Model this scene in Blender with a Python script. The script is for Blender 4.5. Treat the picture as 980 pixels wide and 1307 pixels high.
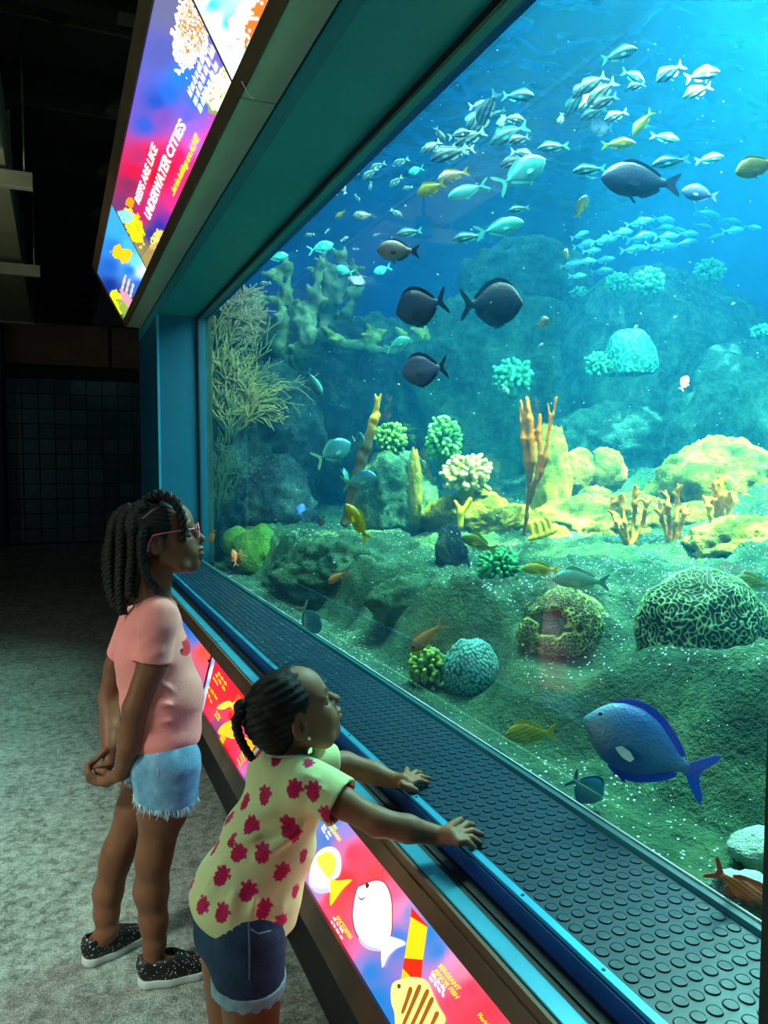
import bpy, bmesh, math, random
import numpy as np
from mathutils import Vector, Matrix, noise as mnoise

for o in list(bpy.data.objects):
    bpy.data.objects.remove(o)
random.seed(7)
RNG = np.random.default_rng(11)
sc = bpy.context.scene
COL = sc.collection

# ------------------------------------------------------------------ camera
FPX, CAMH = 982.0, 1.5
PSI, PIT = math.radians(23.0), math.radians(3.41)
Fv = np.array([math.sin(PSI)*math.cos(PIT), math.cos(PSI)*math.cos(PIT), -math.sin(PIT)])
Rv = np.array([math.cos(PSI), -math.sin(PSI), 0.0])
Uv = np.cross(Rv, Fv)
C0 = np.array([0, 0, CAMH])
def P(u, v, d):
    """world point seen at photo pixel (u, v), d metres along the lens axis"""
    return C0 + d*(Fv + (u-490)/FPX*Rv - (v-653.5)/FPX*Uv)
def onz(u, v, z):
    D = Fv + (u-490)/FPX*Rv - (v-653.5)/FPX*Uv
    return C0 + D*((z-CAMH)/D[2])
def onx(u, v, x):
    D = Fv + (u-490)/FPX*Rv - (v-653.5)/FPX*Uv
    return C0 + D*(x/D[0])
cam = bpy.data.cameras.new('camera'); camo = bpy.data.objects.new('camera', cam); COL.objects.link(camo)
cam.sensor_fit = 'HORIZONTAL'; cam.sensor_width = 36; cam.lens = 36*FPX/980; cam.clip_start = .02
M = Matrix(((Rv[0], Uv[0], -Fv[0], 0), (Rv[1], Uv[1], -Fv[1], 0), (Rv[2], Uv[2], -Fv[2], CAMH), (0, 0, 0, 1)))
camo.matrix_world = M
sc.camera = camo

# ------------------------------------------------------------------ world, exposure, lights
w = bpy.data.worlds.new('World'); sc.world = w; w.use_nodes = True
w.node_tree.nodes['Background'].inputs[0].default_value = (.35, .5, .5, 1)
w.node_tree.nodes['Background'].inputs[1].default_value = .004
sc.view_settings.view_transform = 'Standard'; sc.view_settings.look = 'None'
sc.view_settings.gamma = 1; sc.view_settings.exposure = 0.22
cy = sc.cycles
cy.use_denoising = True
cy.max_bounces = 6; cy.diffuse_bounces = 3; cy.glossy_bounces = 2; cy.transmission_bounces = 3
cy.volume_bounces = 1; cy.transparent_max_bounces = 12
cy.caustics_reflective = False; cy.caustics_refractive = False
cy.sample_clamp_indirect = 4.0
ZW = 5.0     # water surface height
def look(o, tgt):
    d = Vector(tgt) - o.location
    o.rotation_euler = d.to_track_quat('-Z', 'Y').to_euler()
def area(name, loc, tgt, power, col, sx, sy):
    l = bpy.data.lights.new(name, 'AREA'); l.shape = 'RECTANGLE'; l.size = sx; l.size_y = sy
    l.energy = power; l.color = col
    o = bpy.data.objects.new(name, l); o.location = loc; look(o, tgt); COL.objects.link(o); return o
def spot(name, loc, tgt, power, col, ang, blend, rad=.05):
    l = bpy.data.lights.new(name, 'SPOT'); l.energy = power; l.color = col
    l.spot_size = math.radians(ang); l.spot_blend = blend; l.shadow_soft_size = rad
    o = bpy.data.objects.new(name, l); o.location = loc; look(o, tgt); COL.objects.link(o); return o
def gobo(o, scale, lo, hi, wmin, wmax, stretch=1.0):
    """noise put into the lamp stands for surface ripples: breaks the beam into shafts and caustics"""
    l = o.data; l.use_nodes = True; nt = l.node_tree
    em = nt.nodes['Emission']
    tc = nt.nodes.new('ShaderNodeTexCoord'); mp = nt.nodes.new('ShaderNodeMapping')
    mp.inputs['Scale'].default_value = (scale, scale*stretch, scale)
    nz = nt.nodes.new('ShaderNodeTexNoise'); nz.inputs['Scale'].default_value = 1.0; nz.inputs['Detail'].default_value = 2
    nz.inputs['Distortion'].default_value = 1.2
    mr = nt.nodes.new('ShaderNodeMapRange')
    mr.inputs['From Min'].default_value = lo; mr.inputs['From Max'].default_value = hi
    mr.inputs['To Min'].default_value = wmin; mr.inputs['To Max'].default_value = wmax
    nt.links.new(tc.outputs['Normal'], mp.inputs['Vector']); nt.links.new(mp.outputs[0], nz.inputs['Vector'])
    nt.links.new(nz.outputs[0], mr.inputs['Value']); nt.links.new(mr.outputs[0], em.inputs['Strength'])

# tank light: added rows of fill spots, added sky fill, sun through the ripples
area('tank_sky_fill', (4.3, 4.2, ZW+1.2), (4.3, 4.2, 0), 115, (.62, .88, 1.0), 6.4, 11.0)  # wide soft area added for ambience from above
for i_ in range(3):
    for j_ in range(4):
        spot('tank_fill_spot', (1.9+i_*2.1, .2+j_*2.6, ZW+1.0), (1.9+i_*2.1, .2+j_*2.6, 0), 115, (.70, .95, 1.0), 135, .6, .12)  # unseen spots added to light the tank from above
for j_ in range(4):
    spot('tank_fill_spot', (1.30, .5+j_*1.5, ZW-.6), (1.35, .5+j_*1.5, 0), 150, (.80, 1.0, .95), 95, .8, .10)  # extra row added to brighten fish and rock near the glass
area('tank_front_fill', (1.9, 2.8, ZW-.4), (.6, 2.6, .6), 900, (.66, 1.0, .84), .8, 5.5)  # added fill turned towards the window to light the girls
s = spot('sun_shaft', (5.0, 3.4, 12.0), (4.0, 3.6, 1.2), 7500, (.9, .97, .88), 34, .5, .02); gobo(s, 34, .55, .64, .0, 3.6)
s = spot('reef_sun_spot', (3.7, 1.2, ZW+1.2), tuple(P(830, 640, 4.6)), 10000, (1.0, .70, .27), 27, .15, .04); gobo(s, 16, .42, .58, .06, 2.0)  # warm spots added as the sunlight on the bright reef band
s = spot('reef_sun_spot', (2.9, 2.6, ZW+1.2), tuple(P(610, 620, 4.7)), 8000, (1.0, .70, .27), 19, .2, .04); gobo(s, 18, .44, .58, .05, 2.0)
# gallery lamps: weak ceiling lamps behind and beside the viewer, plus added side and duct fills
spot('gallery_lamp', (-2.3, 1.0, 3.95), (-.75, 2.5, 0.0), 620, (.80, 1.0, .90), 46, .9, .25)
area('gallery_lamp', (-1.4, 3.2, 4.0), (-1.3, 3.4, 0), 16, (.80, 1.0, .9), .8, .8)
area('side_fill', (-4.8, 1.5, 1.3), (.5, 2.2, 1.6), 50, (.85, 1.0, .85), 2.2, 1.4)  # unseen fill added to brighten the sign underside and the girls
spot('duct_fill', (-1.9, 4.4, 1.9), (-.5, 5.6, 3.6), 60, (1.0, .95, .70), 80, .8, .02)  # added fill that lifts the duct out of the dark
area('far_wall_lamp', (-.2, 14.6, 4.3), (-.2, 16.2, 3.2), 1.4, (.7, .95, 1.0), .5, .2)

# ------------------------------------------------------------------ helpers
def srgb(h):
    h = h.lstrip('#'); c = [int(h[i:i+2], 16)/255 for i in (0, 2, 4)]
    return tuple((x/12.92 if x <= .04045 else ((x+.055)/1.055)**2.4) for x in c)
def tag(o, label=None, cat=None, group=None, kind=None):
    if label: o['label'] = label
    if cat: o['category'] = cat
    if group: o['group'] = group
    if kind: o['kind'] = kind
    return o
def link(name, me, m=None, parent=None):
    o = bpy.data.objects.new(name, me); COL.objects.link(o)
    if m is not None and me is not None and not me.materials: me.materials.append(m)
    if parent: o.parent = parent
    return o
def empty(name, loc=(0, 0, 0), label=None, cat=None, group=None):
    o = bpy.data.objects.new(name, None); o.location = loc; o.empty_display_size = .05; COL.objects.link(o)
    return tag(o, label, cat, group)
def part(name, me, m, root):
    """mesh in world coordinates parented under root (an Empty that is only translated)"""
    o = link(name, me, m, root)
    o.matrix_parent_inverse = Matrix.Translation(-Vector(root.location))
    return o
def pymesh(name, V, Fc, smooth=False):
    me = bpy.data.meshes.new(name)
    V = np.asarray(V, dtype=np.float32)
    if isinstance(Fc, np.ndarray):
        n, k = Fc.shape
        me.vertices.add(len(V)); me.vertices.foreach_set('co', V.ravel())
        me.loops.add(n*k); me.loops.foreach_set('vertex_index', Fc.ravel().astype(np.int32))
        me.polygons.add(n); me.polygons.foreach_set('loop_start', np.arange(0, n*k, k, dtype=np.int32))
        me.update(calc_edges=True)
    else:
        me.from_pydata(V.tolist(), [], Fc); me.update()
    if smooth: me.polygons.foreach_set('use_smooth', np.ones(len(me.polygons), dtype=bool))
    return me
def bm_mesh(name, bm, smooth=False):
    me = bpy.data.meshes.new(name); bmesh.ops.recalc_face_normals(bm, faces=bm.faces); bm.to_mesh(me); bm.free()
    if smooth: me.polygons.foreach_set('use_smooth', np.ones(len(me.polygons), dtype=bool))
    return me
BOXF = [(0, 3, 2, 1), (4, 5, 6, 7), (0, 1, 5, 4), (1, 2, 6, 5), (2, 3, 7, 6), (3, 0, 4, 7)]
def box_me(name, lo, hi, bev=0):
    (a, b, c), (d, e, f) = lo, hi
    bm = bmesh.new()
    vs = [bm.verts.new(p) for p in ((a, b, c), (d, b, c), (d, e, c), (a, e, c), (a, b, f), (d, b, f), (d, e, f), (a, e, f))]
    for q in BOXF: bm.faces.new([vs[i] for i in q])
    if bev: bmesh.ops.bevel(bm, geom=bm.edges[:], offset=bev, segments=2, affect='EDGES', profile=.5)
    return bm_mesh(name, bm)
def prism_y(name, poly, y0, y1, bev=0):
    """polygon given in (x, z), extruded along y"""
    bm = bmesh.new()
    a = [bm.verts.new((x, y0, z)) for x, z in poly]; b = [bm.verts.new((x, y1, z)) for x, z in poly]
    n = len(poly)
    bm.faces.new(a); bm.faces.new(b[::-1])
    for i in range(n): bm.faces.new((a[i], b[i], b[(i+1) % n], a[(i+1) % n]))
    if bev: bmesh.ops.bevel(bm, geom=bm.edges[:], offset=bev, segments=2, affect='EDGES', profile=.5)
    return bm_mesh(name, bm)
def tube_me(name, pts, radii, n=8, caps=True, smooth=True):
    V, Fc = tube_vf(pts, radii, n)
    return pymesh(name, V, Fc, smooth)
def tube_vf(pts, radii, n=8, flat=1.0):
    pts = [np.array(p, float) for p in pts]; m = len(pts)
    if np.isscalar(radii): radii = [radii]*m
    V = []; Fc = []
    T = [pts[min(i+1, m-1)]-pts[max(i-1, 0)] for i in range(m)]
    T = [t/(np.linalg.norm(t)+1e-12) for t in T]
    a = np.array([0, 0, 1.0]) if abs(T[0][2]) < .9 else np.array([1.0, 0, 0])
    nx = np.cross(T[0], a); nx /= np.linalg.norm(nx)
    for i in range(m):
        nx = nx - T[i]*(nx@T[i]); nx /= (np.linalg.norm(nx)+1e-12); ny = np.cross(T[i], nx)
        for k in range(n):
            t = 2*math.pi*k/n
            V.append(pts[i]+radii[i]*(math.cos(t)*nx+flat*math.sin(t)*ny))
    for i in range(m-1):
        for k in range(n):
            Fc.append((i*n+k, i*n+(k+1) % n, (i+1)*n+(k+1) % n, (i+1)*n+k))
    V.append(pts[0]-T[0]*radii[0]*.5); V.append(pts[-1]+T[-1]*radii[-1]*.5)
    for k in range(n):
        Fc.append((len(V)-2, (k+1) % n, k)); Fc.append((len(V)-1, (m-1)*n+k, (m-1)*n+(k+1) % n))
    return V, Fc
class Acc:
    """collects many vertex/face pieces into one mesh"""
    def __init__(s): s.V = []; s.F = []
    def add(s, V, Fc):
        o = len(s.V); s.V.extend([tuple(p) for p in V]); s.F.extend([tuple(i+o for i in q) for q in Fc])
    def tube(s, pts, r, n=6, flat=1.0): s.add(*tube_vf(pts, r, n, flat))
    def ball(s, c, r, seg=8, rings=6):
        V = []; Fc = []; r = np.ones(3)*r; c = np.array(c)
        for i in range(1, rings):
            th = math.pi*i/rings
            for k in range(seg):
                ph = 2*math.pi*k/seg
                V.append(c+r*np.array([math.sin(th)*math.cos(ph), math.sin(th)*math.sin(ph), math.cos(th)]))
        for i in range(rings-2):
            for k in range(seg): Fc.append((i*seg+k, (i+1)*seg+k, (i+1)*seg+(k+1) % seg, i*seg+(k+1) % seg))
        V.append(c+r*np.array([0, 0, 1])); V.append(c-r*np.array([0, 0, 1])); t = len(V)-2
        for k in range(seg):
            Fc.append((t, k, (k+1) % seg)); Fc.append((t+1, (rings-2)*seg+(k+1) % seg, (rings-2)*seg+k))
        s.add(V, Fc)
    def mesh(s, name, smooth=True): return pymesh(name, s.V, s.F, smooth)

# numpy gradient-ish value noise
_perm = RNG.permutation(256); _rnd = RNG.random(256).astype(np.float32)*2-1
def vnoise(p):
    p = np.asarray(p, dtype=np.float32); i = np.floor(p).astype(int); f = p-i; f = f*f*(3-2*f)
    def h(dx, dy, dz): return _rnd[_perm[(_perm[(_perm[(i[..., 0]+dx) & 255]+i[..., 1]+dy) & 255]+i[..., 2]+dz) & 255]]
    x, y, z = f[..., 0], f[..., 1], f[..., 2]
    def L(a, b, t): return a+(b-a)*t
    return L(L(L(h(0, 0, 0), h(1, 0, 0), x), L(h(0, 1, 0), h(1, 1, 0), x), y), L(L(h(0, 0, 1), h(1, 0, 1), x), L(h(0, 1, 1), h(1, 1, 1), x), y), z)
def fbm(p, o=4, ridged=False):
    p = np.asarray(p, dtype=np.float32); s = 0; a = 1.0; t = 0
    for k in range(o):
        n = vnoise(p*(2.03**k)+17.3*k)
        if ridged: n = 1-2*np.abs(n)
        s = s+a*n; t += a; a *= .5
    return s/t

# materials ----------------------------------------------------------
class N:
    """tiny node builder"""
    def __init__(s, name):
        s.m = bpy.data.materials.new(name); s.m.use_nodes = True; s.nt = s.m.node_tree
        s.b = s.nt.nodes['Principled BSDF']; s.out = s.nt.nodes['Material Output']
    def n(s, t, **k):
        nd = s.nt.nodes.new('ShaderNode'+t)
        for a, v in k.items():
            if a.startswith('i_'):
                key = a[2:].replace('_', ' ')
                nd.inputs[int(key) if key.isdigit() else key].default_value = v
            else: setattr(nd, a, v)
        return nd
    def l(s, a, b): s.nt.links.new(a, b)
    def coords(s, kind='Object'): return s.n('TexCoord').outputs[kind]
    def noise(s, vec, scale, detail=3, rough=.6, dist=0):
        nd = s.n('TexNoise', i_Scale=scale, i_Detail=detail, i_Roughness=rough, i_Distortion=dist); s.l(vec, nd.inputs['Vector']); return nd.outputs[0]
    def vor(s, vec, scale, feature='F1'):
        nd = s.n('TexVoronoi', i_Scale=scale, feature=feature); s.l(vec, nd.inputs['Vector']); return nd
    def ramp(s, fac, stops, interp='LINEAR'):
        nd = s.n('ValToRGB'); cr = nd.color_ramp; cr.interpolation = interp
        while len(cr.elements) < len(stops): cr.elements.new(.5)
        for e, (p, c) in zip(cr.elements, stops):
            e.position = p; e.color = (*c, 1) if len(c) == 3 else c
        s.l(fac, nd.inputs[0]); return nd.outputs[0]
    def mix(s, fac, a, b, mode='MIX'):
        nd = s.n('Mix', data_type='RGBA', blend_type=mode)
        for sock, val in ((nd.inputs[0], fac), (nd.inputs[6], a), (nd.inputs[7], b)):
            if hasattr(val, 'links'): s.l(val, sock)
            elif np.isscalar(val): sock.default_value = val
            else: sock.default_value = (*val, 1)
        return nd.outputs[2]
    def math(s, op, a, b=0.0, c=0.0):
        nd = s.n('Math', operation=op)
        for i, val in enumerate((a, b, c)):
            if hasattr(val, 'links'): s.l(val, nd.inputs[i])
            else: nd.inputs[i].default_value = val
        return nd.outputs[0]
    def sep(s, vec):
        nd = s.n('SeparateXYZ'); s.l(vec, nd.inputs[0]); return nd.outputs
    def bump(s, h, strength=.4, dist=.01):
        nd = s.n('Bump', i_Strength=strength, i_Distance=dist); s.l(h, nd.inputs['Height']); s.l(nd.outputs[0], s.b.inputs['Normal']); return nd
    def base(s, c):
        if hasattr(c, 'links'): s.l(c, s.b.inputs['Base Color'])
        else: s.b.inputs['Base Color'].default_value = (*c, 1)
        return s
    def set(s, rough=.5, metal=0, spec=None, coat=0, sheen=0, emit=None, estr=0, sss=0):
        if hasattr(rough, 'links'): s.l(rough, s.b.inputs['Roughness'])
        else: s.b.inputs['Roughness'].default_value = rough
        s.b.inputs['Metallic'].default_value = metal
        if spec is not None: s.b.inputs['Specular IOR Level'].default_value = spec
        if coat: s.b.inputs['Coat Weight'].default_value = coat
        if sheen: s.b.inputs['Sheen Weight'].default_value = sheen
        if sss:
            s.b.inputs['Subsurface Weight'].default_value = sss
            s.b.inputs['Subsurface Radius'].default_value = (.012, .005, .003)
        if emit is not None:
            if hasattr(emit, 'links'): s.l(emit, s.b.inputs['Emission Color'])
            else: s.b.inputs['Emission Color'].default_value = (*emit, 1)
            s.b.inputs['Emission Strength'].default_value = estr
        return s
def simple(name, h, rough=.5, metal=0, var=.15, scale=8, bump=0, bscale=60, **k):
    c = srgb(h) if isinstance(h, str) else h
    a = N(name); v = a.coords()
    nz = a.noise(v, scale, 4)
    col = a.ramp(nz, [(.3, tuple(x*(1-var) for x in c)), (.7, tuple(min(1, x*(1+var)) for x in c))])
    a.base(col).set(rough, metal, **k)
    if bump: a.bump(a.noise(v, bscale, 3), bump, .004)
    return a.m
# ================================================================== gallery structure
XG = .957; ZL = .8036; XS = .670; ZT = 2.566; YJ = 5.67; YN = .570; YE = 7.0
m_teal = simple('teal_painted_steel', '#0a5a78', .42, 0, .06, 5, .05, 90)
m_soffit = simple('soffit_teal_paint', '#0f8090', .5, 0, .08, 4, .05, 80)
m_black = simple('black_rubber_seal', '#07090b', .5, 0, .2)
m_dark = simple('dark_ceiling_paint', '#2a2a22', .8, 0, .25, 3)
m_darkblue = simple('dark_navy_wall_paint', '#17303c', .7, 0, .15, 3)

# floor: mottled low pile carpet
a = N('mottled_carpet'); v = a.coords()
n1 = a.noise(v, 3.0, 6, .75, .8); n2 = a.noise(v, 150, 2, .8); n3 = a.noise(v, 24, 5, .8, .5)
c1 = a.ramp(n1, [(.34, srgb('#7c7c70')), (.50, srgb('#b0b5a8')), (.64, srgb('#dcdccc'))])
c2 = a.ramp(n3, [(.38, srgb('#4f4d44')), (.50, srgb('#b8b8ac')), (.62, srgb('#ecece0'))])
c3 = a.mix(.55, c1, c2)
c4 = a.ramp(n2, [(.32, (.22, .22, .22)), (.66, (1, 1, 1))])
a.base(a.mix(.75, c3, c4, 'MULTIPLY')).set(.95, spec=.1)
a.bump(a.math('ADD', n2, a.math('MULTIPLY', n3, .6)), .9, .012)
fl = link('floor', pymesh('floor', [(-5, -3, 0), (4.5, -3, 0), (4.5, 16.2, 0), (-5, 16.2, 0)], [(0, 1, 2, 3)]), a.m); tag(fl, kind='structure')
ce = link('ceiling', box_me('ceiling', (-5, -3, 4.25), (.68, 16.2, 4.35)), m_dark); tag(ce, kind='structure')
for i in range(11):   # ribs of the metal deck
    y = .9+i*1.25
    part('beam', box_me('beam', (-5, y, 4.02), (.66, y+.14, 4.25)), m_dark, ce)
    part('deck_seam', box_me('deck_seam', (-5, y+.62, 4.215), (.66, y+.65, 4.25)), simple('galvanised_seam', '#6b6c5c', .5, .3), ce)
# front wall that carries the window: header above, apron below, return at the far end
hd = link('wall_window', prism_y('wall_window', [(.676, ZT), (XG+.05, ZT), (XG+.05, 4.25), (.676, 4.25)], -3, YE), m_soffit); tag(hd, kind='structure')
part('apron', box_me('apron', (.641, -3, 0), (XG+.05, YE, ZL-.0365)), m_black, hd)  # shade of the recess under the ledge is put into this black
part('jamb', prism_y('jamb', [(.676, .70), (XG+.05, .70), (XG+.05, ZT), (.676, ZT)], YJ, YE), m_teal, hd)
part('jamb_corner_trim', box_me('jamb_corner_trim', (.668, YJ-.004, .80), (.684, YJ+.02, ZT)), simple('corner_trim_blue', '#3c8fb5', .35), hd)
part('near_jamb', box_me('near_jamb', (.676, .2, .70), (XG+.05, .569, ZT)), m_black, hd)
# window: acrylic pane with black seal
a = N('clear_acrylic'); nt = a.nt
tr = a.n('BsdfTransparent'); tr.inputs[0].default_value = (.94, .99, .98, 1)
gl = a.n('BsdfGlossy'); gl.inputs['Roughness'].default_value = .02
lw = a.n('LayerWeight', i_Blend=.18); f = a.math('MULTIPLY', lw.outputs['Fresnel'], .35)
mx = a.n('MixShader'); a.l(f, mx.inputs[0]); a.l(tr.outputs[0], mx.inputs[1]); a.l(gl.outputs[0], mx.inputs[2]); a.l(mx.outputs[0], a.out.inputs[0])
win = link('window_1', box_me('window_1', (XG, YN, ZL-.02), (XG+.03, YJ+.02, ZT+.02)), a.m); tag(win, kind='structure')
part('seal', box_me('seal', (XG-.012, YN, ZT-.022), (XG-.001, YJ, ZT+.004)), m_black, win)
part('seal', box_me('seal', (XG-.012, YJ-.035, ZL), (XG-.001, YJ, ZT)), m_black, win)
part('seal', box_me('seal', (XG-.012, YN, ZL), (XG-.001, YN+.006, ZT)), m_black, win)
part('bottom_seal', prism_y('bottom_seal', [(XG-.020, ZL-.004), (XG-.001, ZL-.004), (XG-.001, ZL+.014), (XG-.014, ZL+.010)], YN, YJ), simple('teal_seal', '#155f6b', .35), win)
part('seal_bead', box_me('seal_bead', (XG-.004, YN, ZL+.014), (XG-.001, YJ, ZL+.017)), simple('pale_bead', '#b9d6d2', .3), win)
# far wall with square tiles, brown panels above; left wall
YB = 16.1
wb = link('wall_back', box_me('wall_back', (-.873, YB, 0), (4.5, YB+.2, 4.25)), simple('dark_grout', '#0c1418', .8)); tag(wb, kind='structure')
m_tile = [simple('glazed_tile', c, .35, 0, .2, 3) for c in ('#2c5560', '#325e66', '#3a6469', '#274c58')]
tb = None; TS = .285
for i in range(11):
    for j in range(11):
        x0 = -.86+i*TS; z0 = .03+j*TS
        if tb is None: tb = box_me('tile', (0, -.018, 0), (TS-.014, 0, TS-.014), .004); tms = [tb]+[tb.copy() for _ in range(3)]
        if i == 0 and j == 0:
            for q, me in enumerate(tms): me.materials.append(m_tile[q])
        o = bpy.data.objects.new('tile', tms[random.randrange(4)]); o.location = (x0, YB, z0); o.parent = wb; COL.objects.link(o)
m_brown = simple('brown_wall_panel', '#6d5138', .7, 0, .2, 2)
for (x0, x1) in ((-.84, .98), (1.04, 1.9)):
    part('panel', box_me('panel', (x0, YB-.05, 3.42), (x1, YB, 4.2), .01), m_brown, wb)
wl = link('wall_left', box_me('wall_left', (-5.1, -3, 0), (-5, 16.2, 4.25)), m_darkblue); tag(wl, kind='structure')
wp = link('wall_pier', box_me('wall_pier', (-5, 15.3, 0), (-.873, 16.2, 4.25)), m_darkblue); tag(wp, kind='structure')
wr = link('wall_rear', box_me('wall_rear', (-5, -3.1, 0), (.68, -3, 4.25)), m_darkblue); tag(wr, kind='structure')

# ------------------------------------------------ ledge below the window
m_ledge = simple('ledge_blue_paint', '#12428c', .35, 0, .15, 20, .1, 120)
ld = link('trim_ledge', prism_y('trim_ledge', [(.664, ZL-.036), (.664, ZL-.003), (XG-.001, ZL-.003), (XG-.001, ZL-.036)], YN, YJ-.002), m_ledge); tag(ld, kind='structure')
m_strip = simple('anodised_blue_strip', '#3fb0d6', .28, .55, .08, 30)
sp = part('edge_strip', box_me('edge_strip', (.668, YN, ZL-.003), (.684, YJ-.004, ZL+.005), .0015), m_strip, ld)
scr = Acc(); 
sm = bpy.data.meshes.new('screw'); bm = bmesh.new(); bmesh.ops.create_cone(bm, cap_ends=True, segments=10, radius1=.0032, radius2=.0026, depth=.0016); bm.to_mesh(sm); bm.free(); sm.materials.append(simple('dull_screw', '#2b4a55', .4, .8))
for k in range(24):
    o = bpy.data.objects.new('screw', sm); o.location = (.676, .82+k*.2, ZL+.0058); o.parent = sp; COL.objects.link(o)
    o.matrix_parent_inverse = sp.matrix_parent_inverse.copy()
# studded rubber mat
m_mat = simple('black_studded_rubber', '#0a2f42', .30, 0, .15, 12, spec=.42)
PX, PY, RD = .0276, .0305, .0108
mat_root = empty('rubber_mat', (.81, 2.0, ZL), 'black studded rubber mat covering the ledge under the tank window', 'mat')
part('sheet', box_me('sheet', (.686, YN, ZL-.003), (XG-.02, YJ-.006, ZL+.002)), m_mat, mat_root)
def stud_vf(n=18):
    prof = [(RD, 0), (RD*.97, .0014), (RD*.91, .0021), (RD*.83, .0022), (RD*.78, .0017)]
    V = []; Fc = []
    for r, z in prof:
        for k in range(n): V.append((r*math.cos(2*math.pi*k/n), r*math.sin(2*math.pi*k/n), z))
    for i in range(len(prof)-1):
        for k in range(n): Fc.append((i*n+k, i*n+(k+1) % n, (i+1)*n+(k+1) % n, (i+1)*n+k))
    V.append((0, 0, .0016)); c = len(V)-1
    for k in range(n): Fc.append((c, (len(prof)-1)*n+k, (len(prof)-1)*n+(k+1) % n))
    return np.array(V), Fc
SV, SF = stud_vf()
stud_me = pymesh('stud', SV, SF, False); stud_me.materials.append(m_mat)
cells = [(.686+.0155+i*PX, YN-.02+j*PY) for j in range(160) for i in range(9)]
cells = [c for c in cells if c[1] < YJ-.03]
cells.sort(key=lambda c: (c[0]-.0)**2+(c[1])**2)
shown = [c for c in cells if c[1] > YN+.0]
rest = Acc(); SV6, SF6 = SV, SF
for k, (x, y) in enumerate(shown):
    if k < 300:
        o = bpy.data.objects.new('stud', stud_me); o.location = (x-.81, y-2.0, .002); o.parent = mat_root; COL.objects.link(o)
    else: rest.add(SV+np.array([x, y, ZL+.002]), SF)
o = part('studs_far', rest.mesh('studs_far', False), m_mat, mat_root); tag(o, kind='stuff')

# ------------------------------------------------ ducts and hangers under the ceiling
m_duct = simple('dusty_duct_sheet', '#8d8a6c', .6, .1, .15, 4)
du = empty('air_duct', (-.6, 6, 3.4), 'dusty beige rectangular air duct hung under the dark ceiling', 'duct')
for k, (y0, y1) in enumerate(((1.2, 3.55), (3.58, 5.9), (5.93, 8.2), (8.23, 11.5))):
    sh = -.02*k
    part('duct_section', box_me('duct_section', (-.95, y0, 3.43), (-.255, y1, 3.86), .006), m_duct, du)
    part('flange', box_me('flange', (-.98, y1-.02, 3.40), (-.235, y1+.04, 3.89), .004), m_duct, du)
m_hang = simple('grey_strut', '#9a9c84', .5, .3)
for k, (y, z) in enumerate(((5.62, 3.40), (8.0, 3.37), (3.2, 3.40))):
    h = empty('duct_hanger', (-.6, y, z), ('channel hanger carrying the duct nearest above the small dark lamp', 'channel hanger carrying the duct at its far end', 'channel hanger carrying the duct closest to the viewer')[k], 'hanger')
    part('channel', prism_y('channel', [(-1.05, z-.105), (-.10, z-.105), (-.10, z), (-1.05, z)], y-.03, y+.03, .004), m_hang, h)
    for x in (-1.0, -.15): part('rod', tube_me('rod', [(x, y, z), (x, y, 4.25)], .006, 6), m_hang, h)
t = empty('ceiling_lamp', (-.50, 5.1, 3.29), 'small dark unlit lamp can beneath the beige duct', 'lamp')
bm = bmesh.new(); bmesh.ops.create_cone(bm, cap_ends=True, segments=20, radius1=.075, radius2=.06, depth=.13)
me = bm_mesh('can', bm); me.transform(Matrix.Translation((-.50, 5.1, 3.22))); part('can', me, m_black, t)
part('stem', tube_me('stem', [(-.5, 5.1, 3.27), (-.5, 5.1, 3.44)], .012, 8), m_black, t)
bm = bmesh.new(); bmesh.ops.create_cone(bm, cap_ends=True, segments=24, radius1=.07, radius2=.09, depth=.05)
me = bm_mesh('smoke_detector', bm, False); sd = link('smoke_detector', me, m_black); pp = onz(70, 17, 4.225); sd.location = tuple(pp)
tag(sd, 'dark round detector disc on the ceiling deck', 'detector')
# ================================================================== backlit signs
def onplane(u, v, p0, n):
    D = Fv + (u-490)/FPX*Rv - (v-653.5)/FPX*Uv
    return C0 + D*(np.dot(np.array(p0)-C0, n)/np.dot(D, n))
def topx(Q):
    q = np.asarray(Q)-C0; d = q@Fv
    return np.stack([490+FPX*(q@Rv)/d, 653.5-FPX*(q@Uv)/d], -1)
def backlit(name, strength, attr='print'):
    a = N(name); at = a.n('Attribute', attribute_name=attr)
    a.base((.02, .02, .02)).set(.25, emit=at.outputs['Color'], estr=strength); return a.m
def flatlit(name, h, strength=1.0):
    c = srgb(h); a = N(name); a.base(tuple(x*.3 for x in c)).set(.3, emit=c, estr=strength); return a.m
def setcol(me, cols, attr='print'):
    at = me.color_attributes.new(attr, 'FLOAT_COLOR', 'POINT')
    c = np.ones((len(me.vertices), 4), dtype=np.float32); c[:, :3] = cols
    at.data.foreach_set('color', c.ravel())
def lin(h): return np.array(srgb(h))
def idw(pts, ctrl, pw=3.0, noise=0.0):
    out = np.zeros((len(pts), 3)); W = np.zeros(len(pts))
    for (x, y, c) in ctrl:
        ww = 1/((pts[:, 0]-x)**2+(pts[:, 1]-y)**2+4)**(pw/2)
        out += ww[:, None]*lin(c); W += ww
    return out/W[:, None]
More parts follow.
